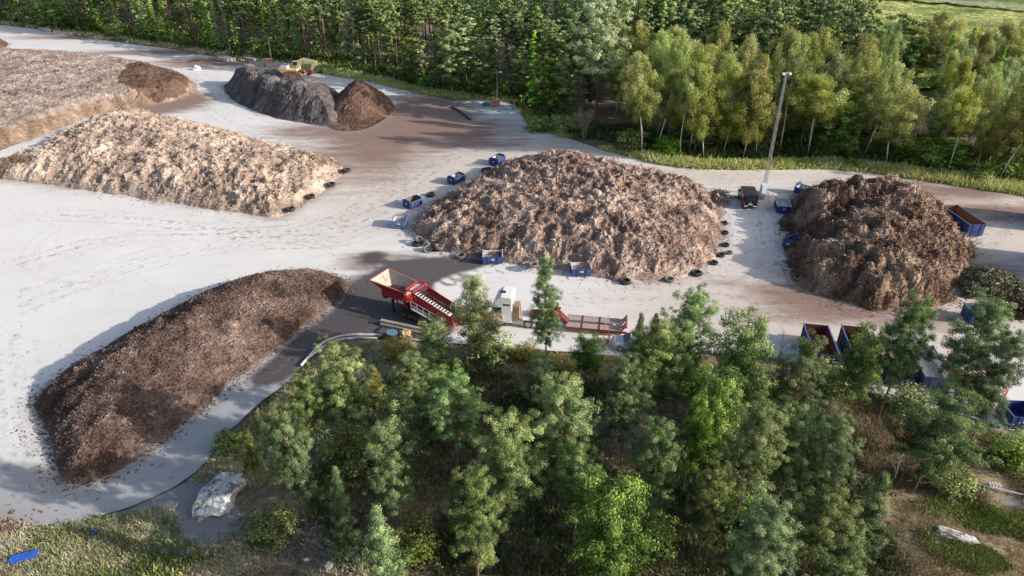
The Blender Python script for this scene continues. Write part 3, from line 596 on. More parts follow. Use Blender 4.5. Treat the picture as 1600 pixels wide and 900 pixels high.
NEAR = [
    (857, 404, 14, 66, 'tall', 0, 'tall slender pine standing clear in front of the white truck', L_PINE),
    (742, 432, 10.5, 78, 'aspen', 0, 'light green slender tree in front of the red screening machine', L_LIGHT),
    (675, 505, 6, 62, 'broad', 0, 'bushy bright green tree between the timber stack and the slender light tree', L_ASPEN),
    (520, 548, 10, 116, 'pine', 0, 'broad yellowish pine at the road edge beside the white pipe', L_PINEL),
    (468, 596, 8, 76, 'pine', 3, 'bushy low pine leaning over the road edge, outermost of the slope', L_PINEL),
    (640, 556, 8, 84, 'pine', 2, 'light green round pine behind the rubble patch', L_PINEL),
    (708, 580, 11, 112, 'pine', 3, 'wide pine with long bare dark trunk below the red machine', L_PINE),
    (585, 575, 4, 46, 'young', 0, 'small yellow green conifer beside the rubble patch', L_YEL),
    (610, 628, 7, 82, 'broad', 1, 'small bright rounded tree between two dark pines', L_PINEL),
    (598, 668, 9, 92, 'pine', 2, 'dense dark rounded pine above the sunny dry grass gap', L_PINE),
    (440, 650, 11, 95, 'pine', 1, 'dark pine behind the white rock', L_PINE),
    (384, 680, 6.4, 56, 'pine', 3, 'thin pale dry pine right over the white rock', L_PINEG),
    (522, 728, 7.5, 66, 'young', 0, 'slim dark cone shaped pine beside the debris pile', L_PINE),
    (590, 786, 8.5, 92, 'young', 1, 'cone shaped young pine with a pale tip at the bottom edge', L_PINE),
    (790, 656, 12, 128, 'pine', 0, 'large light green pine in the centre of the slope', L_PINEL),
    (882, 596, 12.5, 132, 'pine', 2, 'large domed pine straight below the tall slender pine', L_PINEL),
    (740, 755, 11, 106, 'pine', 3, 'yellowish pine with bare grey twigs near the bottom edge', L_PINEL),
    (905, 695, 10, 88, 'pine', 1, 'pine with a gappy crown between the domed pine and the lime green tree', L_PINE),
    (962, 762, 9.5, 128, 'broad', 2, 'bright lime green round topped tree at the bottom edge', L_BRIGHT),
    (920, 530, 4.5, 56, 'broad', 0, 'small bright bushy tree at the yard edge below the trailer', L_BRIGHT),
    (842, 560, 6, 58, 'broad', 1, 'dark green low tree at the foot of the tall slender pine', L_ASPEN),
    (880, 568, 4.5, 52, 'broad', 2, 'olive bush like tree beside the foot of the tall slender pine', L_YEL),
    (985, 572, 11, 84, 'pine', 1, 'medium pine with bare reddish trunk below the silver car', L_PINE),
    (1035, 512, 12, 110, 'pine', 0, 'tall yellowish green pine hiding the end of the trailer', L_PINEL),
    (1000, 488, 9, 46, 'young', 1, 'thin pine top rising just past the trailer ramps', L_PINE),
    (1025, 488, 9, 42, 'young', 0, 'second thin pine top beside the trailer ramps', L_PINE),
    (1080, 460, 13.5, 92, 'pine', 3, 'tall dark pine reaching highest over the yard, beyond the trailer end', L_PINE),
    (1168, 508, 11, 104, 'broad', 0, 'pale green leafy tree beside the bare dead tree', L_ASPEN),
    (1035, 664, 11, 96, 'pine', 2, 'round olive pine behind the lime green tree', L_PINE),
    (1092, 612, 10, 52, 'aspen', 1, 'narrow yellow green leafy tree between dark pines', L_BRIGHT),
    (1130, 590, 9, 90, 'broad', 1, 'dark leafy tree under the pale green leafy tree', L_BUSH),
    (1185, 640, 12, 110, 'pine', 3, 'dull grey green tall pine in the thickest part of the slope', L_PINEG),
    (1262, 533, 12, 96, 'pine', 2, 'leafy looking pine in front of the grey blue container', L_PINEL),
    (1250, 640, 11, 86, 'pine', 0, 'bushy pine left of the dry grass clearing', L_PINE),
    (1312, 652, 11, 84, 'pine', 1, 'dark pine at the edge of the dry grass clearing', L_PINE),
    (1432, 474, 14, 84, 'pine', 1, 'tall airy pine in front of the blue containers', L_PINE),
    (1362, 524, 8, 74, 'broad', 0, 'leafy tree covering the middle of the container row', L_PINEL),
    (1545, 478, 14, 110, 'pine', 3, 'leaning pine with open branches beside the blue skip of junk', L_PINE),
    (1590, 530, 13, 90, 'pine', 0, 'dense pine cut by the photo edge', L_PINE),
    (1488, 622, 10, 150, 'pine', 2, 'broad dark pine with thick leaning trunk over the white pipe', L_PINE),
    (1388, 742, 8, 80, 'young', 1, 'pointed young pine with a bleached dead tree behind it', L_PINE),
    (1292, 770, 9, 110, 'pine', 3, 'broad pine at the bottom edge beside the rocky clearing', L_PINEL),
    (1205, 785, 10, 120, 'pine', 0, 'blue green broad pine at the bottom edge', L_PINE),
    (1118, 735, 9, 80, 'pine', 2, 'shaded pine with a forked leaning trunk', L_PINEG),
    (1345, 815, 7, 90, 'young', 0, 'lowest young pine bordering the heather', L_PINEL),
]
for px, py, H, w, kind, var, lab, mt in NEAR:
    near(px, py, H, w, kind, var, lab, mt)

# ---- bare and dead trees
def bare_tree(name, seed, H, nb, spread, mat, label, loc, cat='dead tree', multi=1, e=(20, 60), group=None):
    g = np.random.default_rng(seed); root = empty(name, loc, 0, label, cat, group)
    for q in range(multi):
        tr = Geo(); n = 6; z = np.linspace(-.3, H*g.uniform(.8, 1), n); a0 = g.uniform(0, 6.28); sp = .0 if multi == 1 else spread*.6
        P = np.stack([np.cos(a0)*sp*(z/H)*1.0+g.normal(0, .05, n), np.sin(a0)*sp*(z/H)+g.normal(0, .05, n), z], 1)
        tr.tube(P, H*.011/(1 if multi == 1 else 1.6)*(1-.9*np.clip(z/H, 0, 1))+.01, 6, .5)
        for i in range(nb):
            u = g.uniform(.25, .97); b = np.array([np.interp(u*H, z, P[:, k]) for k in range(3)]); az = g.uniform(0, 6.28); el = R(g.uniform(*e)); ln = spread*(1.1-u)*g.uniform(.5, 1.1)+.3
            d = np.array([math.cos(az)*math.cos(el), math.sin(az)*math.cos(el), math.sin(el)]); sv = np.linspace(0, 1, 4)[:, None]
            B = b+d*ln*sv+g.normal(0, .06*ln, (4, 3))*sv; tr.tube(B, H*.003*(1-.8*sv[:, 0])+.008, 3, .6)
            for _ in range(3):
                bb = B[2]+(B[3]-B[2])*g.random(); dd = d+g.normal(0, .6, 3); tr.tube(np.stack([bb, bb+dd*ln*.2, bb+dd*ln*.4]), [.012, .01, .005], 3, .7)
        link('trunk', tr.mesh('trunk', mat, True), root)
    return root
def on(px, py):
    a = at(px, py); z = float(gz(np.array([a[0]]), np.array([a[1]]))[0]); a = at(px, py, max(z, -.05)); return (a[0], a[1], max(z, 0.) if z > -.2 else 0.)
bare_tree('bare_tree', 5, 7, 16, 2.2, B_DEAD, 'bare leafless tree poking up between the pines and the container row', on(1205, 610), 'dead tree')
bare_tree('bare_bush', 6, 6, 26, 2.6, B_DEAD, 'grey leafless many stemmed bush at the forest edge below the silvery tree', on(912, 219), 'dead bush', multi=6, e=(35, 75))
bare_tree('dead_spruce', 8, 17, 90, 2.4, B_DEAD, 'grey dead spruce at the forest edge, taller of two near the scrap frames', on(361, 84), e=(-25, 5))
bare_tree('dead_spruce', 9, 15, 80, 2.4, B_DEAD, 'grey dead spruce at the forest edge, shorter of two near the scrap frames', on(345, 80), e=(-25, 5))
bare_tree('bleached_tree', 10, 3.2, 26, 1.8, B_DEAD, 'bleached silvery dead treetop in the dry grass by the white pipe', on(1395, 752), e=(5, 60))
bare_tree('dead_birch', 12, 9, 5, .8, B_BIRCH, 'white snapped birch stem without leaves among the front birches', on(1000, 222), e=(30, 60))
bare_tree('dead_pine', 14, 14, 22, 2.4, B_DEAD, 'dead grey pine with crooked bare limbs in front of the dense pines', on(622, 112), e=(-10, 40))
bare_tree('dead_pine', 15, 16, 26, 2.8, B_DEAD, 'greyish dying pine behind the broad flat compost heap', on(216, 58), e=(-10, 30))

# ---- the forest behind the yard
TL = np.array([(-160, 24), (0, 34), (60, 42), (110, 50), (200, 62), (300, 74), (400, 90), (500, 106), (560, 116), (640, 136), (700, 148), (760, 152), (810, 158), (850, 188), (920, 218), (1000, 236), (1090, 250), (1200, 250), (1300, 248), (1400, 258), (1500, 270), (1600, 286), (1760, 310)])
def tl_y(px): return np.interp(px, TL[:, 0], TL[:, 1])
TLW = poly(TL)
def tl_dist(x, y):
    b = 1e9
    for (ax, ay), (bx, by) in zip(TLW[:-1], TLW[1:]):
        dx, dy = bx-ax, by-ay; t = max(0, min(1, ((x-ax)*dx+(y-ay)*dy)/(dx*dx+dy*dy))); b = min(b, math.hypot(x-ax-t*dx, y-ay-t*dy))
    return b
random.seed(21)
forest = []   # (x, y, H, kind, R, material, d, px)
def far_fixed(px, py, H, kind, Rr, mat, label, var=0, base=None):
    x, y, _ = at(px, py, H) if base is None else at(*base, 0)
    forest.append((x, y, H, kind, Rr, mat, tl_dist(x, y), px, label, var))
far_fixed(935, 20, 0, 'silver', 6.0, L_SILVER, 'big silvery pale green leafy tree standing out of the dark forest', 0, (930, 198)); forest[-1] = forest[-1][:2]+(26,)+forest[-1][3:]
for px, top, bpy_, kind, Rr, mat, label, v in [
    (710, 38, 146, 'aspen', 3.2, L_ASPEN, 'tall grey green aspen alone at the forest edge behind the red box', 0),
    (855, 86, 190, 'aspen', 2.3, L_BRIGHT, 'small bright green aspen with a thin pale stem at the forest edge', 1),
    (880, 55, 190, 'aspen', 2.8, L_ASPEN, 'olive aspen behind the small bright aspen', 0),
    (103, 0, 46, 'broad', 4.5, L_BRIGHT, 'yellow green leafy tree beside the lamp post at the far road', 1),
    (664, 120, 139, 'broad', 2.2, L_BRIGHT, 'small bright shrub like tree on the grass bank beyond the brown soil cone', 2),
    (757, 100, 153, 'broad', 3.4, L_BUSH, 'dark green leafy tree beside the lamp post and the red box', 0),
    (1425, -2, 112, 'birch', 4.6, L_BIRCH, 'tallest olive birch at the edge of the open field', 0), (1462, 8, 118, 'birch', 4.2, L_BIRCH, 'second tall birch at the edge of the open field', 2), (1388, 14, 110, 'broad', 5, L_BUSH, 'dark rounded tree beside the tallest birch at the field edge', 2), (1330, 20, 108, 'birch', 4., L_BIRCH, 'pale birch at the corner of the open field', 4),
    (1405, 45, 118, 'broad', 4.5, L_BRIGHT, 'vivid green round tree in the middle of the birches by the field', 1),
    (1100, 96, 252, 'birch', 3.6, L_BIRCH, 'dense hanging birch in the front row left of the mast', 0),
    (1003, 80, 246, 'birch', 3.2, L_BIRCH, 'slim birch with bare lower stem below the silvery tree', 1),
    (1262, 112, 244, 'birch', 5.0, L_BIRCH, 'many stemmed birch with thin white trunks just right of the mast', 3),
    (1385, 128, 258, 'birch', 4.2, L_BIRCH, 'wide olive birch behind the garden waste heap', 2),
    (1480, 132, 268, 'birch', 3.0, L_BIRCH, 'yellowish birch leaning over the track', 3),
    (1560, 140, 282, 'birch', 4.0, L_BIRCH, 'large leaning birch group tree near the end of the verge', 1),
    (1062, 100, 248, 'birch', 2.8, L_BIRCH, 'thin leaning birch beside the dense hanging birch', 3),
    (1160, 105, 250, 'birch', 3.6, L_BIRCH, 'leaning birch with a curved white trunk left of the mast', 4)]:
    b = at(px, bpy_); dpt = b[1]*CP+CAMH*SP
    lo, hi = 3., 26.
    for _ in range(30):
        H = (lo+hi)/2
        if proj(b[0], b[1], H)[1] > top: lo = H
        else: hi = H
    far_fixed(px, top, H, kind, Rr, mat, label, v, (px, bpy_))
    forest[-1] = (b[0], b[1], H)+forest[-1][3:]
SPECIAL = [(f, proj(f[0], f[1], f[2]*.6)[0], proj(f[0], f[1], 0)[2]) for f in forest if f[3] != 'birch']
ys = 95.
for _ in range(60000):
    x = random.uniform(-260, 260); y = random.uniform(92, 330)
    px, py, d = proj(x, y, 0)
    if not (-90 < px < 1690) or py > tl_y(px)-1.5: continue
    dl = tl_dist(x, y)
    left = px < 1000
    if left and dl > 36: continue
    if not left and py < (105 if px > 1310 else -40): continue
    if px > 1310 and py < 125 and random.random() < .6: continue
    lo_sp = (4.3 if px < 960 else 3.5) if dl < 10 else (7.1 if left else 5.0)
    ok = True
    for f, fpx, fd_ in SPECIAL:
        if d < fd_ and fd_-d < 60 and abs(px-fpx) < f[4]*F/fd_*.9+12: ok = False; break
    if not ok: continue
    for f in forest:
        if (f[0]-x)**2+(f[1]-y)**2 < (lo_sp*(1.25 if f[4] > 4 else 1))**2: ok = False; break
    if not ok: continue
    r = random.random()
    if px < 600: kind = 'pine' if r < (.5 if dl < 8 else .72) else 'spruce' if r < .93 else 'aspen'
    elif px < 960: kind = ('pine' if r < .55 else 'spruce' if r < .75 else 'aspen' if r < .88 else 'broad')
    elif px < 1330: kind = ('birch' if dl < 34 and r < .88 else 'pine' if dl >= 34 and r < .75 else 'spruce' if r < .85 else 'broad')
    else: kind = ('birch' if r < .74 else 'broad' if r < .9 else 'spruce')
    H = {'pine': random.uniform(18, 24), 'spruce': random.uniform(14, 23), 'birch': random.uniform(14, 22), 'aspen': random.uniform(11, 17), 'broad': random.uniform(6, 12)}[kind]
    if px > 1310 and py < 140: H *= .7
    elif px > 1440: H *= .86
    if left and dl < 5 and random.random() < .25: H *= .6
    if 690 < px < 960: H *= .82
    Rr = {'pine': random.uniform(2.7, 3.7), 'spruce': random.uniform(2.2, 3.), 'birch': random.uniform(2.3, 3.6), 'aspen': random.uniform(1.9, 2.6), 'broad': random.uniform(2.4, 4)}[kind]
    top = proj(x, y, H)
    if py > 0 or top[1] > -30:
        mat = None
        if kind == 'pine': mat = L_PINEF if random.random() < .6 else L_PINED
        if kind == 'birch' and random.random() < .15: mat = L_ASPEN
        if kind == 'broad' and random.random() < .5: mat = L_BUSH
        forest.append((x, y, H, kind, Rr, mat, dl, px, None, random.randrange(9)))
NAMES = {'silver': ('leafy_tree', 'tree', ''), 'pine': ('pine_tree', 'pine tree', 'tall pine'), 'spruce': ('spruce_tree', 'spruce tree', 'pointed spruce'), 'birch': ('birch_tree', 'birch tree', 'olive birch'), 'aspen': ('aspen_tree', 'tree', 'leafy tree'), 'broad': ('leafy_tree', 'tree', 'low leafy tree')}
ZONES = [(130, 'near the far road bend'), (330, 'above the flat compost heap'), (430, 'by the scrap frames'), (640, 'behind the dark soil heap'), (800, 'behind the red box'), (990, 'around the silvery tree'),
         (1180, 'left of the mast'), (1310, 'right beside the mast'), (1450, 'behind the garden waste'), (9999, 'at the track end')]
ORD = ['first', 'second', 'third', 'fourth', 'fifth', 'sixth', 'seventh', 'eighth', 'ninth', 'tenth', 'eleventh', 'twelfth', 'thirteenth', 'fourteenth', 'fifteenth']
by = {}
for i, f in enumerate(forest):
    if f[8]: continue
    row = 0 if f[6] < 6.5 else 1 if f[6] < 16 else 2
    z = next(k for k, (lim, _) in enumerate(ZONES) if f[7] < lim)
    by.setdefault((f[3], z, row), []).append(i)
labels = {}
for (kind, z, row), L in by.items():
    L.sort(key=lambda i: forest[i][7]); ad = NAMES[kind][2]; zp = ZONES[z][1]
    for k, i in enumerate(L):
        if row == 2: labels[i] = (f'{ad} in the depth of the forest {zp}', f'deep forest {kind} trees {zp}')
        elif row == 1 : labels[i] = (f'{ad} in the middle rows of the forest {zp}', f'middle row {kind} trees {zp}')
        else: labels[i] = ((f'lone {ad} of the forest edge {zp}' if len(L) == 1 else f'{ORD[k]} {ad} from the left, front row {zp}'), 'forest edge trees')
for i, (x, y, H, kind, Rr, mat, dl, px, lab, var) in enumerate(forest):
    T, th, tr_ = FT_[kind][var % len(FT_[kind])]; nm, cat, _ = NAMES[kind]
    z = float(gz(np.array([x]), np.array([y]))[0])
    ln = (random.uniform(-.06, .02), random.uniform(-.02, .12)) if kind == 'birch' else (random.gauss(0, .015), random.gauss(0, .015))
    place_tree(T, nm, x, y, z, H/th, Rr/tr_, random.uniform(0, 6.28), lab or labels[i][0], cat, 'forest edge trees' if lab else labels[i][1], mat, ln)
print('FOREST', len(forest), 'near', len(NEAR))

# ---- the wood beyond, one mass: hundreds of crowns nobody can tell apart
g = np.random.default_rng(77); cr = Geo()
mass = []
for _ in range(5000):
    x = g.uniform(-330, 200); y = g.uniform(150, 420); px, py, d = proj(x, y, 0)
    if px < 1010 and px > -150 and py < tl_y(px): dl = tl_dist(x, y)
    else: continue
    if 34 < dl < 70: mass.append((x, y))
for _ in range(400):
    x = g.uniform(150, 480); y = g.uniform(380, 520); px, py, d = proj(x, y, 0)
    if px > 1400 and -40 < py < np.interp(px, [1380, 1440, 1520, 1620, 1800], [-14, -6, 3, 10, 26]): mass.append((x, y))
M_ = []
for x, y in mass:
    if all((x-a)**2+(y-b)**2 > 25 for a, b in M_): M_.append((x, y))
for x, y in M_:
    H = g.uniform(17, 23); n = 700; u = g.random(n); az = g.uniform(0, 6.28, n); rr = 2.9*np.sqrt(np.clip(1-u**2, 0, 1))*g.random(n)**.4
    C_ = np.stack([x+rr*np.cos(az), y+rr*np.sin(az), H*(.25+.75*u)], 1)
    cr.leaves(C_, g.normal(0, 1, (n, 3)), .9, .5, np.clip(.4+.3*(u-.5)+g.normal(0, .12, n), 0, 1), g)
    th = np.array([[x, y, -1.], [x, y, H*.9]]); cr.tube(th, [.22, .1], 4, .05)
tag(link('far_forest', cr.mesh('far_forest', L_PINE)), kind='stuff')
print('MASS', len(M_))

# ---- bushes at the forest edge and along the slope
BUSH = [(make_tree('broad', 300+i, 3, 1.8, .02, 3200, .26, .17, L_BUSH, B_GREY, far=True), 3, 1.8) for i in range(3)]
def bush(px, py, H, wpx, label, mat=L_BUSH, v=0):
    x, y, z = on(px, py); d = proj(x, y, 0)[2]
    T, th, tr_ = BUSH[v % 3]; place_tree(T, 'bush', x, y, z-.1, H/th, wpx/2*d/F/tr_, random.uniform(0, 6.28), label, 'bush', 'bushes around the yard', mat)
for k, a in enumerate([
    (985, 232, 3, 50, 'dark bush under the first birches near the grey leafless bush', L_BUSH), (1040, 240, 2.6, 40, 'green bush at the foot of the leaning birches', L_BRIGHT), (1180, 232, 4, 56, 'dark bush just behind the foot of the mast', L_BUSH),
    (1310, 232, 3, 46, 'bush under the many stemmed birch right of the mast', L_BUSH), (1440, 252, 3.4, 60, 'dark bush on the verge behind the blue skip tips', L_BUSH), (1335, 262, 1.4, 26, 'round green bush in the verge grass above the garden waste', L_BRIGHT),
    (1530, 284, 1.8, 32, 'round dark green bush close to the track above the long blue container', L_BUSH), (840, 205, 2.4, 34, 'low dark bush by the gravel pad', L_BUSH), (880, 208, 3, 44, 'wide low bush between gravel pad and leafless bush', L_BUSH),
    (775, 150, 3.6, 36, 'dark bush behind the lamp post of the gravel pad', L_BUSH), (185, 58, 3.5, 30, 'dark bush at the far road near the yellow green tree', L_BUSH), (60, 36, 5, 60, 'dark bush at the far road bend', L_BUSH),
    (1040, 560, 2.2, 60, 'green bush at the yard edge under the tall yellowish pine', L_BUSH), (620, 560, 1.8, 46, 'yellow green bush beside the timber stack', L_YEL), (1060, 600, 3, 70, 'dark bush in the shade beneath the tallest pine', L_BUSH),
    (700, 650, 2.4, 60, 'leafy bush beneath the pine with the long bare trunk', L_ASPEN), (765, 560, 2.2, 70, 'olive green bush at the foot of the light green slender tree', L_ASPEN), (820, 560, 1.5, 40, 'golden bush on the grass edge below the truck', L_YEL), (355, 700, 1.6, 40, 'mottled olive bush beside the gravel patch and white rock', L_BUSH),
    (545, 720, 2.5, 80, 'dark bush in the shade of the left pines', L_BUSH), (1580, 720, 2.6, 70, 'dark bush near the small blue skip with a white plate', L_BUSH), (1480, 765, 1.8, 60, 'green bush under the broad leaning pine', L_ASPEN), (1290, 610, 2.5, 60, 'bush in front of the dark red container', L_BUSH),
    (1420, 640, 1.8, 70, 'leafy bush below the blue containers', L_ASPEN), (1215, 660, 3, 80, 'shaded bush between the grey pine and the bushy pine', L_BUSH), (1145, 800, 2.5, 80, 'dark bush by the forked leaning trunk', L_BUSH), (430, 830, 1.4, 70, 'low dull green bush at the edge of the debris pile', L_BUSH),
    (650, 860, 2, 70, 'dark bush at the bottom edge beside the cone shaped pine', L_BUSH), (1010, 850, 2.4, 70, 'dark bush touching the lime green tree', L_BUSH)]):
    bush(*a, v=k)

# ---- ground cover
def scatter(name, mat, n, region, h, blade=(.35, .05), per=7, spread=.25, seed=1, ns=5.):
    """tufts of thin blades; region: polygon in photo pixels"""
    g = np.random.default_rng(seed); P = poly(region)
    x = g.uniform(P[:, 0].min(), P[:, 0].max(), n*6); y = g.uniform(P[:, 1].min(), P[:, 1].max(), n*6)
    k = (sdist(P, x, y) > 0) & (sdist(YARD, x, y) < -.1) & (fbm(x, y, ns, 3, seed+90) > g.uniform(-.5, .25, n*6))
    x, y = x[k][:n], y[k][:n]; z = gz(x, y)
    T = .45+.35*fbm(x, y, 3, 3, seed+50)
    hs = h*(.7+.6*vnoise(x*.4, y*.4, seed))
    x, y, z, T, hs = (np.repeat(a, per) for a in (x, y, z, T, hs)); m = len(x)
    D = g.normal(0, .55, (m, 3)); D[:, 2] = 1; D /= np.linalg.norm(D, axis=1)[:, None]
    L = hs*np.exp(g.normal(0, .3, m))
    C_ = np.stack([x, y, z], 1)+np.column_stack([g.normal(0, spread, (m, 2)), np.zeros(m)])+D*L[:, None]*.45
    ge = Geo(); ge.leaves(C_, D, L, blade[1]*np.exp(g.normal(0, .3, m)), np.clip(T+g.normal(0, .14, m), 0, 1), g)
    return tag(link(name, ge.mesh(name, mat)), kind='stuff')
L_VERGE = leaf_mat('verge_grass_blades', (0.249, 0.275, 0.072), (0.675, 0.675, 0.223), (0.677, 0.677, 0.451), .25)
L_MEADOW = leaf_mat('meadow_grass_blades', (0.244, 0.250, 0.132), (0.707, 0.647, 0.375), (0.782, 0.782, 0.769), .25)
L_DRY = leaf_mat('dry_grass_blades', (0.154, 0.110, 0.055), (0.462, 0.363, 0.182), (0.770, 0.660, 0.396), .25)
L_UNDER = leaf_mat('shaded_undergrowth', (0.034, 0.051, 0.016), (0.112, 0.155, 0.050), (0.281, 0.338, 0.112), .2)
L_HEATH = leaf_mat('heather_sprigs', (0.078, 0.136, 0.031), (0.233, 0.330, 0.070), (0.503, 0.620, 0.155), .2)
scatter('verge_grass', L_VERGE, 9000, [(930, 231), (1090, 253), (1200, 253), (1300, 251), (1400, 264), (1500, 277), (1640, 293), (1640, 316), (1500, 294), (1400, 279), (1290, 266), (1090, 268), (960, 244)], .75, (.4, .14), 8, .35, 1)
scatter('verge_grass', L_VERGE, 6000, [(470, 92), (560, 114), (640, 134), (700, 146), (760, 152), (800, 156), (760, 160), (700, 158), (600, 136), (540, 124), (470, 112)], .8, (.4, .18), 7, .4, 2)
scatter('verge_grass', L_MEADOW, 2500, [(0, 30), (200, 58), (330, 78), (470, 98), (470, 114), (340, 92), (200, 70), (0, 42)], .7, (.4, .2), 6, .5, 3)
scatter('meadow_grass', L_MEADOW, 4500, [(-80, 800), (60, 820), (200, 806), (260, 790), (330, 850), (420, 830), (560, 860), (600, 960), (-80, 960)], .32, (.3, .035), 9, .2, 4)
scatter('meadow_grass', L_BUSH, 500, [(60, 822), (250, 795), (320, 870), (260, 920), (40, 910)], .35, (.3, .08), 9, .22, 5)
scatter('edge_grass', L_MEADOW, 5000, [(300, 755), (345, 705), (440, 615), (500, 560), (640, 540), (700, 580), (560, 700), (430, 760), (330, 760)], .4, (.3, .05), 8, .25, 6)
scatter('edge_grass', L_DRY, 2600, [(700, 540), (800, 548), (960, 560), (1100, 554), (1100, 600), (960, 640), (760, 650), (690, 620)], .3, (.3, .05), 8, .25, 7)
scatter('verge_grass', L_VERGE, 900, [(715, 158), (745, 154), (800, 150), (850, 190), (900, 214), (880, 218), (830, 206), (810, 192), (795, 160)], .6, (.4, .14), 8, .35, 15)
scatter('dry_grass', L_DRY, 9000, [(1300, 600), (1420, 632), (1480, 650), (1560, 680), (1620, 700), (1620, 800), (1520, 790), (1400, 760), (1340, 720), (1290, 680)], .38, (.3, .035), 8, .25, 8)
scatter('dry_grass', L_DRY, 5000, [(440, 700), (700, 640), (860, 660), (1120, 780), (1180, 900), (800, 920), (640, 860), (480, 800)], .3, (.3, .035), 7, .25, 9)
scatter('heather', L_HEATH, 1700, [(1425, 790), (1490, 772), (1560, 800), (1640, 815), (1640, 850), (1540, 835), (1470, 815)], .2, (.2, .045), 12, .2, 10, 1.6)
scatter('heather', L_HEATH, 1900, [(1430, 835), (1480, 840), (1540, 862), (1580, 890), (1520, 905), (1450, 875)], .18, (.2, .045), 12, .2, 13, 1.6)
scatter('dry_grass', L_DRY, 1600, [(1400, 780), (1640, 800), (1640, 930), (1380, 930)], .25, (.3, .03), 8, .25, 14)
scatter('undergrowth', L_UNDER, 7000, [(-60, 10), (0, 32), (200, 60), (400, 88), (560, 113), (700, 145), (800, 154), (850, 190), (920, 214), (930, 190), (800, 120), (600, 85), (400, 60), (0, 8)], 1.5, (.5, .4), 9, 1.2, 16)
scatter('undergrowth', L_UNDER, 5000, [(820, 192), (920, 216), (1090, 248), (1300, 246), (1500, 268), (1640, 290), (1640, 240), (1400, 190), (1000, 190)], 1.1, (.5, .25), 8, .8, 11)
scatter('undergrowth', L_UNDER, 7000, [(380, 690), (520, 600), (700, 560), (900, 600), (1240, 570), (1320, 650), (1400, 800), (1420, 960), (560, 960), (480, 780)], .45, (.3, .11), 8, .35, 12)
# ================================================================ machines, containers, tyres ...
M_BLUE = paint('blue_skip_paint', (.026, .056, .23), .6, 0, .25, (.2, .19, .2), .35)
M_BLUE2 = paint('faded_blue_paint', (.1, .17, .36), .6, 0, .25, (.28, .27, .28), .5)
M_RUST = paint('rusty_steel', (.3, .15, .07), .85, 0, .45, (.12, .07, .05), .6)
M_PALE = paint('pale_worn_steel', (.66, .65, .63), .7, 0, .2, (.3, .2, .13), .5)
M_DKRED = paint('dark_red_paint', (.17, .035, .03), .7, 0, .35, (.1, .05, .04), .5)
M_RED = paint('red_machine_paint', (.52, .03, .035), .5, 0, .18, (.3, .14, .1), .3)
M_REDP = paint('faded_red_paint', (.55, .17, .15), .6, 0, .2, (.35, .25, .22), .5)
M_WHITE = paint('white_paint', (.9, .9, .9), .3, 0, .04, (.6, .56, .52), .12)
M_BLACK = paint('black_plastic', (.02, .02, .022), .5, 0, .4, (.1, .09, .08), .3)
M_GLOSSBLK = paint('black_car_paint', (.012, .012, .015), .25, 0, .3, (.03, .03, .033), .1, spec=.5)
M_GLASS = paint('tinted_glass', (.02, .025, .03), .08, 0, .2, (.05, .05, .05), .1, spec=.8)
M_RUB = paint('tyre_rubber', (.035, .034, .035), .85, 0, .3, (.2, .19, .18), .55, scale=4)
M_RUBP = paint('dusty_rubber', (.16, .15, .14), .9, 0, .3, (.4, .37, .33), .6, scale=4)
M_STEEL = paint('galvanised_steel', (.5, .51, .52), .5, .3, .15, (.35, .3, .26), .3)
M_DKST = paint('dark_steel', (.06, .058, .06), .6, .3, .3, (.2, .17, .14), .4)
M_TIMB = paint('weathered_timber', (.5, .42, .36), .9, 0, .25, (.25, .2, .16), .5, scale=5)
M_BELT = paint('rubber_belt', (.06, .056, .058), .8, 0, .3, (.2, .16, .13), .5)
M_YEL = paint('faded_yellow_paint', (.72, .6, .34), .6, 0, .2, (.6, .52, .4), .6)
M_CONC = paint('concrete', (.45, .43, .4), .95, 0, .15, (.25, .23, .2), .5)
M_SALM = paint('salmon_paint', (.72, .28, .2), .6, 0, .15, (.5, .4, .33), .3)
M_TEAL = paint('green_plastic', (.04, .3, .24), .5, 0, .2)
M_LAMP = paint('tail_light', (.5, .02, .02), .3, 0, .1)
M_TARP = paint('bright_blue_plastic', (.03, .14, .7), .45, 0, .15, (.2, .25, .4), .2)
M_BROWN2 = paint('brown_panel', (.34, .22, .14), .7, 0, .25)
M_LTBL = paint('pale_blue_cabinet', (.62, .78, .84), .5, 0, .06)
M_SILV = paint('silver_car_paint', (.62, .64, .67), .3, .4, .08)

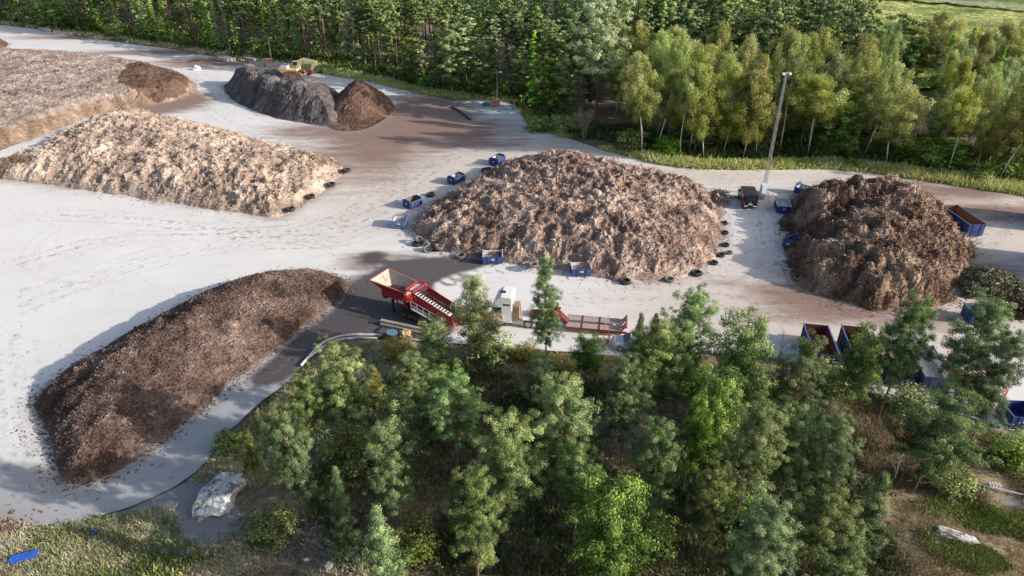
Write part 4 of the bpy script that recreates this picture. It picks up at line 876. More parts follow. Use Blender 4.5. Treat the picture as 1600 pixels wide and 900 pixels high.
class MB:
    def __init__(s): s.v = []; s.f = []; s.m = []
    def add(s, V, F, m=0):
        b = len(s.v); s.v += [tuple(map(float, p)) for p in V]; s.f += [[i+b for i in f] for f in F]; s.m += [m]*len(F)
    def hexa(s, P, m=0): s.add(P, [[0, 3, 2, 1], [4, 5, 6, 7], [0, 1, 5, 4], [1, 2, 6, 5], [2, 3, 7, 6], [3, 0, 4, 7]], m)
    def box(s, x0, x1, y0, y1, z0, z1, m=0): s.hexa([(x0, y0, z0), (x1, y0, z0), (x1, y1, z0), (x0, y1, z0), (x0, y0, z1), (x1, y0, z1), (x1, y1, z1), (x0, y1, z1)], m); return s
    def bar(s, p, q, w, h=None, m=0):
        p, q = Vector(p), Vector(q); h = h or w; d = (q-p).normalized(); a = d.cross(Vector((0, 0, 1)))
        a = a.normalized() if a.length > 1e-3 else Vector((1, 0, 0)); b = a.cross(d).normalized(); a = a*w/2; b = b*h/2
        s.hexa([p-a-b, p+a-b, p+a+b, p-a+b, q-a-b, q+a-b, q+a+b, q-a+b], m); return s
    def prism(s, prof, y0, y1, m=0):
        """prof: (x, z) outline, counter-clockwise seen from -y"""
        n = len(prof); V = [(x, y0, z) for x, z in prof]+[(x, y1, z) for x, z in prof]
        s.add(V, [list(range(n)), list(range(2*n-1, n-1, -1))]+[[i, i+n, (i+1) % n+n, (i+1) % n] for i in range(n)], m); return s
    def cyl(s, p, q, r, n=14, r2=None, m=0, cap=True):
        p, q = Vector(p), Vector(q); d = (q-p).normalized(); a = d.orthogonal().normalized(); b = d.cross(a); r2 = r if r2 is None else r2
        V = [p+(a*math.cos(t)+b*math.sin(t))*r for t in (i*2*math.pi/n for i in range(n))]+[q+(a*math.cos(t)+b*math.sin(t))*r2 for t in (i*2*math.pi/n for i in range(n))]
        s.add(V, [[i, (i+1) % n, (i+1) % n+n, i+n] for i in range(n)]+([list(range(n-1, -1, -1)), list(range(n, 2*n))] if cap else []), m); return s
    def torus(s, c, axis, Rm, prof, n=20, m=0):
        """prof: list of (radial offset, axial offset)"""
        c = Vector(c); d = Vector(axis).normalized(); a = d.orthogonal().normalized(); b = d.cross(a); k = len(prof)
        V = [c+(a*math.cos(t)+b*math.sin(t))*(Rm+pr)+d*pa for t in (i*2*math.pi/n for i in range(n)) for pr, pa in prof]
        s.add(V, [[i*k+j, ((i+1) % n)*k+j, ((i+1) % n)*k+(j+1) % k, i*k+(j+1) % k] for i in range(n) for j in range(k)], m); return s
    def build(s, name, mats, parent=None, bevel=0, smooth=False):
        me = bpy.data.meshes.new(name); me.from_pydata(s.v, [], s.f)
        for m in (mats if isinstance(mats, (list, tuple)) else [mats]): me.materials.append(m)
        me.polygons.foreach_set('material_index', s.m); me.update()
        o = link(name, me, parent)
        if bevel:
            b = o.modifiers.new('bevel', 'BEVEL'); b.width = bevel; b.segments = 2; b.limit_method = 'ANGLE'; b.angle_limit = R(40)
        return o
def B(): return MB()

# ---------------------------------------------------------------- skips and containers
def container(name, loc, rz, L, W, H, mat, inner, label, cat='skip', gable=0., slope=.0, load=None, plate=True, ribs=4, hook=True, fall=0., group='blue skips around the heaps'):
    """local +x runs along the length, the front panel with its plate stands at -x; open top"""
    root = empty(name, loc, rz, label, cat, group)
    t = .07; b = B(); hl, hw = L/2, W/2; z0 = .16
    b.box(-hl, hl, -hw, hw, z0, z0+.08, 1)
    b.box(-hl, hl, -hw, -hw+t, z0+.08, H); b.box(-hl, hl, hw-t, hw, z0+.08, H)
    o = b.build('side_walls', [mat, inner], root)
    b = B(); g = gable
    for x in (-hl-.002, hl-t+.002):
        b = B(); b.prism([(-hw, z0), (hw, z0), (hw, H), (hw*.55, H+g), (-hw*.55, H+g), (-hw, H)], x, x+t)
        b.v = [(y, x, z) for x, y, z in b.v]; b.f = [list(reversed(f)) for f in b.f]
        b.build('end_panel', mat, root)
    b = B()   # worn inside lining
    e = t+.006
    for q in ([(-hl+e, -hw+e, z0+.1), (hl-e, -hw+e, z0+.1), (hl-e, -hw+e, H-.03), (-hl+e, -hw+e, H-.03)], [(-hl+e, hw-e, z0+.1), (hl-e, hw-e, z0+.1), (hl-e, hw-e, H-.03), (-hl+e, hw-e, H-.03)],
              [(-hl+e, -hw+e, z0+.1), (-hl+e, hw-e, z0+.1), (-hl+e, hw-e, H+g*.5-.03), (-hl+e, -hw+e, H-.03)], [(hl-e, -hw+e, z0+.1), (hl-e, hw-e, z0+.1), (hl-e, hw-e, H-.03), (hl-e, -hw+e, H-.03)],
              [(-hl+e, -hw+e, z0+.1), (hl-e, -hw+e, z0+.1), (hl-e, hw-e, z0+.1), (-hl+e, hw-e, z0+.1)]): b.add(q, [[0, 1, 2, 3]])
    b.build('lining', inner, root)
    for y in (-hw-.01, hw+.01): b = B(); b.bar((-hl-.02, y, H+.02), (hl+.02, y, H+.02), .11, .1); b.build('rim', M_BLUE2 if slope == 0 else M_PALE, root)
    for i in range(ribs):
        x = -hl+L*(i+.5)/ribs
        for y in (-hw-.04, hw+.04): b = B(); b.box(x-.05, x+.05, y-.035, y+.035, z0+.02, H-.05); b.build('rib', mat, root)
    for y in (-hw*.5, hw*.5): b = B(); b.box(-hl-.055, -hl-.004, y-.05, y+.05, z0, H-.02); b.build('rib', mat, root)
    b = B()
    for y in (-hw*.42, hw*.42): b.box(-hl, hl, y-.07, y+.07, 0, z0-.003)
    b.build('skid', M_DKST, root)
    if plate:
        b = B(); b.box(-hl-.06, -hl-.056, -.2, .2, H*.58, H*.76); p = b.build('plate', M_WHITE, root)
        b = B(); b.box(-hl-.066, -hl-.062, -.13, .13, H*.64, H*.71); b.build('plate_print', M_DKST, p)
    if hook:
        b = B(); b.bar((-hl-.1, -.22, H*.45), (-hl-.1, .22, H*.45), .06); b.bar((-hl, -.22, H*.45), (-hl-.12, -.22, H*.45), .06); b.bar((-hl, .22, H*.45), (-hl-.12, .22, H*.45), .06); b.build('hook_bar', M_DKST, root)
    if load is not None:
        g_ = np.random.default_rng(int(abs(loc[0]*10))); n = 26; x = np.linspace(-hl+.1, hl-.1, n); y = np.linspace(-hw+.1, hw-.1, n); X, Y = np.meshgrid(x, y)
        Z = load[1]*H*(.8+.25*fbm(X+loc[0], Y, .9, 3, 5)+.0*X)+.2*(1-(X/hl)**2)*(1-(Y/hw)**2)
        me = np_mesh('load', np.column_stack([X.ravel(), Y.ravel(), Z.ravel()]), [grid_faces(n, n)], [load[0]], tint=np.clip(.5+.3*g_.normal(0, 1, n*n), 0, 1)); link('load', me, root)
    return root
def P3(px, py, z=0.): a = at(px, py, z); return (a[0], a[1], z)
def heading(p, q, z): a, b_ = at(*p, z), at(*q, z); return math.atan2(b_[1]-a[1], b_[0]-a[0]), math.hypot(*(b_-a)[:2])
def mid(p, q, z): m = (at(*p, z)+at(*q, z))/2; return (m[0], m[1], 0.)
container('blue_skip', P3(777, 256), R(60), 2.6, 1.9, 1.15, M_BLUE, M_PALE, 'farthest blue skip on the upper edge of the largest wood heap', gable=.35, load=(M_WOOD, .3))
container('blue_skip', P3(713, 285), R(52), 2.4, 1.8, 1.1, M_BLUE, M_PALE, 'blue skip beside the largest wood heap, next below the farthest one', gable=.35, load=(M_RUST, .5))
container('blue_skip', P3(645, 322), R(48), 2.4, 1.8, 1.1, M_BLUE, M_RUST, 'blue skip with orange rusty inside, next to the light grey blue skip', gable=.3)
container('blue_skip', P3(626, 353), R(88), 2.2, 1.9, 1.2, M_BLUE2, M_PALE, 'light grey blue skip at the near corner of the largest wood heap', gable=.1, load=(M_RUST, .45))
container('blue_skip', P3(770, 408), R(91), 2.1, 2.5, 1.15, M_BLUE, M_PALE, 'wide dark blue skip on the dark wet ground', gable=.0, slope=1, load=(M_WOOD, .5))
container('blue_skip', P3(907, 427), R(93), 2.0, 2.4, 1.15, M_BLUE, M_PALE, 'bright blue skip on pale gravel at the near edge of the wood heap', gable=.0, slope=1, load=(M_WOOD, .5))
container('blue_skip', mid((1226, 323), (1221, 311), 1.2), heading((1226, 323), (1221, 311), 1.2)[0], 3.0, 1.9, 1.2, M_BLUE, M_PALE, 'blue skip full of rubbish bags by the cabinet and the garden waste heap', slope=1, load=(M_STEEL, .85))
container('blue_skip', P3(1237, 387), R(35), 2.2, 1.6, 1.3, M_BLUE, M_BLUE, 'narrow blue skip half buried in the flank of the garden waste heap', gable=.3)
container('blue_skip', P3(1255, 304), R(130), 2.4, 1.9, 1.2, M_BLUE, M_PALE, 'blue skip behind the garden waste heap, closest to the mast', gable=.55)
container('blue_skip', P3(1336, 293), R(60), 2.4, 1.9, 1.2, M_BLUE, M_PALE, 'blue skip with pointed end behind the middle of the garden waste heap', gable=.6)
container('blue_skip', P3(1391, 303), R(-3), 2.9, 1.9, 1.2, M_BLUE, M_BLUE, 'low blue skip lying lengthwise behind the garden waste heap', plate=False)
container('blue_container', mid((1483.5, 320.5), (1528.5, 351), 1.9), heading((1528.5, 351), (1483.5, 320.5), 1.9)[0], heading((1528.5, 351), (1483.5, 320.5), 1.9)[1], 2.3, 1.9, M_BLUE, M_RUST, 'long open blue container with brown residue along its floor', 'container', load=(M_BROWN, .3), ribs=7, plate=False, group='long open containers')
container('blue_skip', P3(1521, 500), R(84), 2.3, 1.9, 1.5, M_BLUE, M_BLUE2, 'blue skip full of junk between the tall pines and the small dark heap', load=(M_PALE, .8))
container('blue_skip', P3(1584, 658), R(86), 2.4, 2.2, 1.45, M_BLUE, M_BLUE, 'blue skip with a white plate by the photo edge under the pines')
M_NAVY = paint('dull_navy_paint', (.03, .05, .13), .65, 0, .25, (.15, .14, .15), .4)
LG = 'long open containers'
container('grey_container', P3(1276, 556), R(80), 5.6, 2.4, 2.1, M_NAVY, M_DKRED, 'grey blue open container, first of the row under the pines', 'container', plate=False, load=(M_RUST, .35), ribs=7, group=LG)
container('red_container', P3(1336, 562), R(79), 6.0, 2.4, 2.2, M_NAVY, M_DKRED, 'empty open container with dark red inside under the pines', 'container', plate=False, ribs=7, group=LG)
container('blue_container', P3(1388, 577), R(80), 5.6, 2.4, 1.9, M_NAVY, M_DKRED, 'blue open container filled with orange brown bark under the pines', 'container', plate=False, load=(M_STRAW, .8), ribs=7, group=LG)
container('blue_container', P3(1443, 588), R(80), 5.6, 2.4, 1.9, M_NAVY, M_PALE, 'blue open container holding pale white waste behind the airy pine', 'container', plate=False, load=(M_CONC, .6), ribs=7, group=LG)
for k, (px, py, rz, L_) in enumerate([(1636, 350, 84, 6.5), (1668, 425, 80, 9)]):  # added past the view edge to cast shade; the true caster is unknown
    container('shadow_caster', P3(px, py), R(rz), L_, 2.5, 4.0, M_NAVY, M_BLUE2, ['tall blue container added to cast shade, farther of the pair', 'tall blue container added to cast shade on the beige gravel'][k], 'container', plate=False, hook=False, ribs=7, group=LG)
# flat rack with broken red posts
fr = empty('flat_rack', P3(1512, 603), R(104), 'pinkish red open frame container under the leaning pine', 'container')
b = B(); b.box(-2.9, 2.9, -1.2, 1.2, .15, .3); b.build('deck', M_REDP, fr)
for y in (-1.16, 1.16):
    b = B(); b.bar((-2.9, y, 1.5), (2.9, y, 1.5), .12); b.bar((-2.9, y, .85), (2.9, y, .85), .08)
    for x in (-2.9, -1.4, 0, 1.4, 2.9): b.bar((x, y, .3), (x, y, 1.5), .1)
    b.build('side_frame', M_REDP, fr)
for x in (-2.9, 2.9):
    b = B(); b.bar((x, -1.1, 1.5), (x, 1.1, 1.5), .1); b.bar((x, -1.1, .6), (x, 1.1, 1.4), .08); b.build('end_frame', M_REDP, fr)

# ---------------------------------------------------------------- tyres
def tyre_mesh(name, r, w, mat):
    b = B(); h = r*.42
    b.torus((0, 0, w/2), (0, 0, 1), r-h, [(0, -w*.38), (h*.25, -w*.5), (h*.8, -w*.5), (h, -w*.36), (h, w*.36), (h*.8, w*.5), (h*.25, w*.5), (0, w*.38), (h*.1, w*.2), (h*.12, -w*.2)], 22)
    for i in range(22):
        t = i*2*math.pi/22; c, s_ = math.cos(t), math.sin(t)
        b.bar((c*(r-.005), s_*(r-.005), w*.08), (c*(r-.005), s_*(r-.005), w*.92), .05, .03)
    o = b.build(name, mat); me = o.data; bpy.data.objects.remove(o); me.name = name; return me
TY = tyre_mesh('tyre', .56, .34, M_RUB); TYB = tyre_mesh('tyre', .68, .45, M_RUB); TYP = tyre_mesh('tyre', .62, .38, M_RUBP)
def tyre(px, py, label, me=TY, z=0., tilt=(0, 0), s=1.):
    o = link('tyre', me); o.location = P3(px, py, z); o.rotation_euler = (tilt[0], tilt[1], random.uniform(0, 6)); o.scale = (s,)*3
    return tag(o, label, 'tyre', 'old tyres weighing down the heap edges')
for k, (px, py, nm) in enumerate([(541, 268, 'farthest'), (517, 290, 'second farthest'), (485, 309, 'second nearest'), (454, 329, 'nearest')]):
    tyre(px, py, f'lower tyre of the {nm} stack beside the straw coloured heap', TYB); tyre(px+.6, py, f'upper tyre of the {nm} stack beside the straw coloured heap', TYB, .46, (random.uniform(-.1, .1), random.uniform(-.12, .12)))
tyre(673, 306, 'single dark tyre lying between two blue skips', TYB)
tyre(758, 268, 'lower tyre of the stack near the farthest blue skip', TYB); tyre(762, 267, 'upper tyre of the stack near the farthest blue skip', TYB, .46, (.15, .1))
tyre(652, 383, 'darkest tyre of the jumbled pile at the wood heap corner', TYB); tyre(654, 376, 'white rimmed tyre on top of the jumbled pile', TYP, .42, (.4, .2)); tyre(665, 381, 'pale tyre leaning upright in the jumbled pile', TYP, .35, (1.1, .1))
tyre(668, 391, 'pale tyre leaning at the front of the jumbled pile', TYP, .1, (.75, .1)); tyre(684, 390, 'dusty tyre lying at the end of the jumbled pile', TYB, 0, (.12, .2), 1.1); tyre(685, 388, 'pale topped tyre resting on the dusty one', TYP, .46, (.3, .15))
tyre(720, 402, 'flat white rimmed tyre alone on the dark wet ground', TYP, 0, (.08, .05), 1.15)
tyre(833, 416, 'bottom tyre of the three high stack by the bright blue skip', TYP); tyre(833, 416, 'middle tyre of the three high stack by the bright blue skip', TYP, .39); tyre(833, 416, 'top tyre of the three high stack by the bright blue skip', TYP, .78, (.05, .08))
tyre(977, 442, 'dark tyre lying at the front tip of the wood heap', TYB); tyre(1046, 439, 'pale tyre lying between the dark tyre and the heap corner', TYP); tyre(1088, 429, 'dark tyre at the corner of the wood heap', TYB)
for k, (px, py) in enumerate([(1131, 350), (1132, 365), (1133, 384), (1126, 400), (1115, 412)]):
    tyre(px, py, ['farthest', 'second', 'middle', 'fourth', 'nearest'][k]+' flat tyre in the line of five below the black van', TY, 0, (0, 0), .95)
tyre(1139, 396, 'thin brown hose ring on the gravel outside the line of five tyres', TYP, 0, (0, 0), .75)

# ---------------------------------------------------------------- wheels of vehicles
def wheel(parent, x, y, r, w, name='wheel', rim=M_STEEL):
    b = B(); h = r*.36
    b.torus((x, y, r), (0, 1, 0), r-h, [(0, -w*.4), (h*.7, -w*.5), (h, -w*.36), (h, w*.36), (h*.7, w*.5), (0, w*.4)], 24)
    o = b.build(name, M_RUB, parent)
    b = B(); b.cyl((x, y-w*.36, r), (x, y+w*.36, r), r-h+.01, 18); b.cyl((x, y-w*.46, r), (x, y+w*.46, r), r*.2, 10); b.build('rim', rim, o)
    return o

# ---------------------------------------------------------------- truck with low loader: local +x runs from the cab to the rear
TRZ = math.atan2(-2.2, 13.5)
_a = at(770, 509); tk = empty('truck', (_a[0], _a[1]+1.25, 0), TRZ, 'white tractor truck parked facing the red screening machine', 'truck')
b = B(); b.prism([(0.0, .55), (2.35, .55), (2.35, 3.55), (2.25, 3.75), (1.1, 3.8), (.45, 3.2), (.2, 2.6), (.03, 1.7)], -1.24, 1.24); b.build('cab', M_WHITE, tk, .07)
b = B(); b.hexa([(.05, -1.1, 1.72), (.05, 1.1, 1.72), (.07, 1.1, 1.75), (.07, -1.1, 1.75), (.19, -1.08, 2.5), (.19, 1.08, 2.5), (.21, 1.08, 2.52), (.21, -1.08, 2.52)]); b.build('windscreen', M_GLASS, tk)
b = B(); b.v = []; 
b.add([(.0, -1.12, 1.7), (.0, 1.12, 1.7), (.175, 1.1, 2.58), (.175, -1.1, 2.58)], [[0, 1, 2, 3]]); b.build('windscreen_glass', M_GLASS, tk)
for y in (-1.252, 1.252):
    b = B(); b.box(.38, 1.2, y-.006, y+.006, 1.75, 2.5); b.build('side_window', M_GLASS, tk)
    b = B(); b.box(1.35, 2.1, y-.006, y+.006, 2.75, 2.95); b.build('sleeper_window', M_GLASS, tk)
    b = B(); b.box(.22, .34, y*1.1-.12, y*1.1+.12, 1.75, 2.55); b.build('mirror', M_BLACK, tk)
    b = B(); b.box(2.36, 2.95, y*.98-.02, y*.98+.02, .9, 2.1); b.build('side_fairing', M_WHITE if y > 0 else M_BROWN2, tk)
b = B(); b.box(.9, 1.5, -.35, .15, 3.79, 3.83); b.build('roof_hatch', M_GLASS, tk)
b = B(); b.box(2.37, 2.46, -1.15, 1.15, .9, 3.0); b.build('rear_panel', M_STEEL, tk)
b = B(); b.box(2.55, 3.1, -1.1, .2, 1.05, 2.6); b.build('toolbox', M_BROWN2, tk)
b = B(); b.box(.4, 6.3, -.45, -.25, .75, 1.02); b.box(.4, 6.3, .25, .45, .75, 1.02); b.box(3., 6.2, -.9, .9, 1.03, 1.1); b.build('chassis', M_PALE, tk)
b = B(); b.box(2.4, 3.6, -1.2, -.6, .45, 1.0); b.build('fuel_tank', M_STEEL, tk); b = B(); b.box(-.06, .3, -1.22, 1.22, .35, .75); b.build('bumper', M_WHITE, tk, .04)
b = B(); b.cyl((4.6, -.0, 1.12), (4.6, 0, 1.22), .5, 18); b.build('fifth_wheel', M_DKST, tk)
for x in (3.4, 5.6):
    for y in (-.95, .95): b = B(); b.torus((x+.0, y, .52), (0, 1, 0), .58, [(0, -.28), (.05, -.28), (.05, .28), (0, .28)], 22); 
b = B()
for y in (-.98, .98): b.box(3.5, 6.2, y-.26, y+.26, 1.08, 1.13)
b.build('mudguard', M_WHITE, tk)
for y in (-1.02, 1.02): b = B(); b.box(-.07, -.055, y-.16, y+.16, .5, .66); b.build('headlight', M_PALE, tk)
for x in (1.15, 4.15, 5.45):
    for y in (-1.05, 1.05): wheel(tk, x, y, .51, .34)
b = B(); b.cyl((3.3, -1.05, .9), (3.3, -1.05, 3.0), .07, 8); b.build('exhaust', M_STEEL, tk)
M_TRRED = paint('dull_red_paint', (.27, .03, .04), .6, 0, .2)
tr = empty('low_loader_trailer', tuple(tk.location), TRZ, 'red low loader trailer with pale timber deck behind the white truck', 'trailer')
b = B(); b.prism([(4.2, 1.26), (7.2, 1.26), (8.1, .55), (8.5, .55), (8.5, .74), (7.6, 1.6), (7.2, 1.62), (4.2, 1.5)], -.5, .5); b.build('gooseneck', M_DKRED, tr)
b = B(); b.box(6.6, 7.5, -1.15, 1.15, 1.64, 1.72); b.hexa([(7.0, -1.2, 1.722), (7.08, -1.2, 1.72), (7.08, 1.2, 1.72), (7.0, 1.2, 1.72), (7.2, -.7, 2.5), (7.28, -.7, 2.5), (7.28, .7, 2.5), (7.2, .7, 2.5)]); b.cyl((6.9, -.9, 1.9), (6.9, -.2, 1.9), .28, 12); b.build('headboard', M_TRRED, tr)
b = B(); b.box(8.3, 14.9, -1.3, -1.2, .5, .74); b.box(8.3, 14.9, 1.2, 1.3, .5, .74); b.box(8.3, 14.9, -.12, .12, .45, .6); b.build('frame', M_TRRED, tr)
for y0, y1 in ((-1.19, -.22), (.22, 1.19)):
    b = B()
    for i in range(5):
        w_ = (y1-y0)/5; b.box(8.32, 14.2, y0+i*w_+.012, y0+(i+1)*w_-.012, .67, .745)
    b.build('timber_deck', M_TIMB, tr)
    b = B(); b.hexa([(14.25, y0, .68), (14.35, y0, .68), (14.35, y1, .68), (14.25, y1, .68), (14.75, y0, 1.45), (14.85, y0, 1.45), (14.85, y1, 1.45), (14.75, y1, 1.45)]); b.build('ramp', M_REDP, tr)
for x in (10.0, 11.9): b = B(); b.box(x-.06, x+.06, -1.32, 1.32, .75, .79); b.build('lashing_bar', M_DKST, tr)
for x in (12.0, 13.0, 14.0):
    for y in (-.72, .72): wheel(tr, x, y, .32, .36)
dl = empty('drawbar_frame', P3(944, 545), 0, 'rusty steel A-shaped drawbar lying beside the rear of the trailer', 'drawbar')
b = B(); b.bar((-.75, 1.3, .95), (0, -.2, .12), .12); b.bar((.75, 1.3, .95), (0, -.2, .12), .12); b.bar((-.75, 1.3, .95), (.75, 1.3, .95), .12); b.bar((-.4, .7, .6), (.4, .7, .6), .1); b.bar((0, 1.3, .95), (0, .2, .35), .08); b.build('frame', M_RUST, dl)
b = B(); b.torus((0, -.32, .1), (0, 0, 1), .1, [(.03, 0), (0, .03), (-.03, 0), (0, -.03)], 12); b.build('towing_eye', M_DKST, dl)
b = B(); b.bar((-.6, 1.2, 0), (-.6, 1.2, .9), .09); b.bar((.6, 1.2, 0), (.6, 1.2, .9), .09); b.build('leg', M_DKST, dl)

# ---------------------------------------------------------------- tracked screening machine: local +x from the hopper to the tail
_a = at(668, 503); SRZ = R(-31)
sm = empty('screening_machine', (_a[0]-.35, _a[1]+1.0, 0), SRZ, 'big red tracked screening machine with a pale flared hopper', 'screening machine')
for y in (-1.15, 1.15):
    b = B(); n = 22; pr = []
    for i in range(n):
        t = i/n*2*math.pi; c, s_ = math.cos(t), math.sin(t); pr.append((c*.42+(1.9 if c > 0 else -1.9), .45+s_*.42))
    b.prism(pr, y-.22, y+.22); o = b.build('track', M_RUB, sm)
    for z in (.0, .87):
        b = B(); b.box(-2.2, 2.2, y-.16, y+.16, z+.01, z+.03)
        for x in np.linspace(-2.2, 2.2, 24): b.box(x-.05, x+.05, y-.235, y+.235, z, z+.05)
        b.build('track_shoe', M_DKST, o)
    b = B()
    for x in (-1.9, -1.1, -.4, .4, 1.1, 1.9): b.cyl((x, y-.25, .42), (x, y+.25, .42), .22, 12)
    b.build('roller', M_RUST, o)
b = B(); b.box(-3.4, 3.6, -.85, -.65, .9, 1.25); b.box(-3.4, 3.6, .65, .85, .9, 1.25); b.box(-1.6, 1.6, -.9, .9, .6, .9); b.build('chassis', M_DKST, sm)
# hopper: flared open box
b = B()
lo = [(-5.2, -.75, 2.3), (-2.1, -.75, 2.3), (-2.1, .75, 2.3), (-5.2, .75, 2.3)]; hi = [(-6.3, -1.65, 3.75), (-1.7, -1.35, 3.35), (-1.7, 1.35, 3.35), (-6.3, 1.65, 3.75)]
b.add(lo+hi, [[0, 1, 5, 4], [1, 2, 6, 5], [2, 3, 7, 6], [3, 0, 4, 7], [0, 3, 2, 1]]); o = b.build('hopper', [M_RED], sm)
lo2 = [(x*.985-.0, y*.95, z+.05) for x, y, z in lo]; hi2 = [(x*.99-.02, y*.97, z+.002) for x, y, z in hi]
b = B(); b.add(lo2+hi2, [[4, 5, 1, 0], [6, 7, 3, 2], [7, 4, 0, 3], [5, 6, 2, 1]]); b.add(lo2, [[0, 1, 2, 3]]); b.build('hopper_lining', paint('worn_hopper_steel', (.5, .45, .38), .8, 0, .25, (.2, .14, .11), .8), o)
b = B(); 
for i in range(4): b.bar(hi[i], hi[(i+1) % 4], .1, .1)
b.build('hopper_rim', M_REDP, o)
n = 16; X, Yg = np.meshgrid(np.linspace(-5.0, -2.3, n), np.linspace(-.8, .8, n)); Z = 2.45+.25*np.exp(-((X+3.4)/.9)**2)*(1-(Yg/.9)**2)+.08*fbm(X, Yg, .7, 3, 4)
link('soil_load', np_mesh('soil_load', np.column_stack([X.ravel(), Yg.ravel(), Z.ravel()]), [grid_faces(n, n)], [M_BROWN], tint=np.full(n*n, .6)), sm)
b = B(); b.box(-5.6, -2.0, -.72, .72, 1.55, 2.28); b.build('feeder', M_RED, sm, .04)
b = B(); b.box(-5.4, -4.9, -.75, .75, 1.3, 1.55); b.build('feeder_end', M_BLACK, sm)
b = B(); b.box(-3.1, -.3, -1.0, 1.0, 1.26, 2.1); b.build('engine_house', M_RED, sm, .05)
b = B(); b.box(-2.9, -2.2, -1.02, -1.005, 1.55, 1.9); b.build('badge', M_WHITE, sm)
for x in (-1.5, -.75): b = B(); b.box(x-.3, x+.3, -1.03, -1.006, 1.35, 2.0); b.build('engine_grille', M_BLACK, sm)
for y in (-.85, .85): b = B(); b.box(-4.0, -3.75, y-.1, y+.1, .0, 1.6); b.box(-4.1, -3.65, y-.2, y+.2, -.0, .06); b.build('support_leg', M_DKST, sm)
# red gate frame over the machine
b = B()
for x in (-1.6, -.5):
    for y in (-1.15, 1.15): b.bar((x, y, 1.2), (x, y, 3.7), .13)
    b.bar((x, -1.15, 3.7), (x, 1.15, 3.7), .13)
for y in (-1.15, 1.15): b.bar((-1.6, y, 3.7), (-.5, y, 3.7), .13); b.bar((-1.6, y, 2.5), (-.5, y, 2.5), .1)
b.build('gantry', M_RED, sm)
b = B(); b.box(-1.45, -.65, -.75, .75, 3.5, 3.56); b.build('belt_cover', M_PALE, sm)
# screen box sloping to the tail
def sl(x, z): return z-(x+.3)*.30
b = B()
for y in (-1.05, 1.0):
    b.hexa([(-.3, y, sl(-.3, 2.5)), (4.6, y, sl(4.6, 2.5)), (4.6, y+.06, sl(4.6, 2.5)), (-.3, y+.06, sl(-.3, 2.5)), (-.3, y, sl(-.3, 3.5)), (4.6, y, sl(4.6, 3.45)), (4.6, y+.06, sl(4.6, 3.45)), (-.3, y+.06, sl(-.3, 3.5))])
b.build('screen_side', M_RED, sm)
b = B()
for x in np.arange(-.1, 4.5, .36): b.bar((x, -.98, sl(x, 3.12)), (x, .98, sl(x, 3.12)), .1, .06)
for y in np.arange(-.85, .9, .34): b.bar((-.2, y, sl(-.2, 3.16)), (4.5, y, sl(4.5, 3.16)), .05, .05)
b.build('screen_mesh', M_BLACK, sm)
b = B(); b.hexa([(-.25, -1.2, sl(-.25, 3.52)), (4.3, -1.2, sl(4.3, 3.52)), (4.3, -.62, sl(4.3, 3.5)), (-.25, -.62, sl(-.25, 3.5)), (-.25, -1.2, sl(-.25, 3.58)), (4.3, -1.2, sl(4.3, 3.58)), (4.3, -.62, sl(4.3, 3.56)), (-.25, -.62, sl(-.25, 3.56))]); o = b.build('punched_walkway', M_PALE, sm)
b = B()
for x in np.arange(0, 4.2, .36):
    for y in (-1.07, -.91, -.75): b.box(x-.09, x+.09, y-.05, y+.05, sl(x, 3.57), sl(x, 3.6)+.02)
b.build('punched_hole', M_BLACK, o)
b = B(); b.hexa([(-.3, -.95, sl(-.3, 2.2)), (4.6, -.95, sl(4.6, 2.2)), (4.6, .95, sl(4.6, 2.2)), (-.3, .95, sl(-.3, 2.2)), (-.3, -.95, sl(-.3, 2.5)), (4.6, -.95, sl(4.6, 2.5)), (4.6, .95, sl(4.6, 2.5)), (-.3, .95, sl(-.3, 2.5))]); b.build('lower_deck', M_RED, sm)
# side walkway with rails
b = B(); b.bar((-.3, -1.65, 2.0), (3.8, -1.65, 1.1), .7, .06); b.build('walkway', M_STEEL, sm)
b = B()
for h in (.55, 1.05): b.bar((-.3, -1.98, 2.0+h), (3.8, -1.98, 1.1+h), .05)
for f in np.linspace(0, 1, 6): x = -.3+4.1*f; z = 2.0-.9*f; b.bar((x, -1.98, z), (x, -1.98, z+1.05), .05)
b.build('handrail', M_STEEL, sm)
# tail conveyor and discharge belt
b = B(); b.bar((3.2, 0, 1.5), (6.2, .9, 1.3), 1.2, .1, 0); b.build('tail_belt', M_BELT, sm)
b = B(); b.bar((3.2, -.65, 1.55), (6.2, .25, 1.35), .1, .3); b.bar((3.2, .65, 1.55), (6.2, 1.55, 1.35), .1, .3); b.build('tail_frame', M_RED, sm)
b = B(); b.bar((5.6, 1.1, 1.28), (8.3, 3.0, 1.2), 1.15, .1); b.build('discharge_belt', M_BELT, sm)
b = B(); b.bar((5.9, .65, 1.3), (8.6, 2.5, 1.2), .12, .36); b.bar((5.3, 1.55, 1.3), (8.0, 3.5, 1.2), .12, .36); b.bar((8.6, 2.5, 1.2), (8.0, 3.5, 1.2), .12, .4); b.build('discharge_frame', M_RED, sm)
b = B(); b.cyl((8.62, 2.6, 1.2), (8.05, 3.45, 1.2), .16, 10); b.build('end_roller', M_STEEL, sm)
for (x, y) in ((7.3, 1.7), (6.8, 2.5)): b = B(); b.bar((x, y, 0), (x, y, 1.15), .1); b.build('belt_leg', M_DKST, sm)

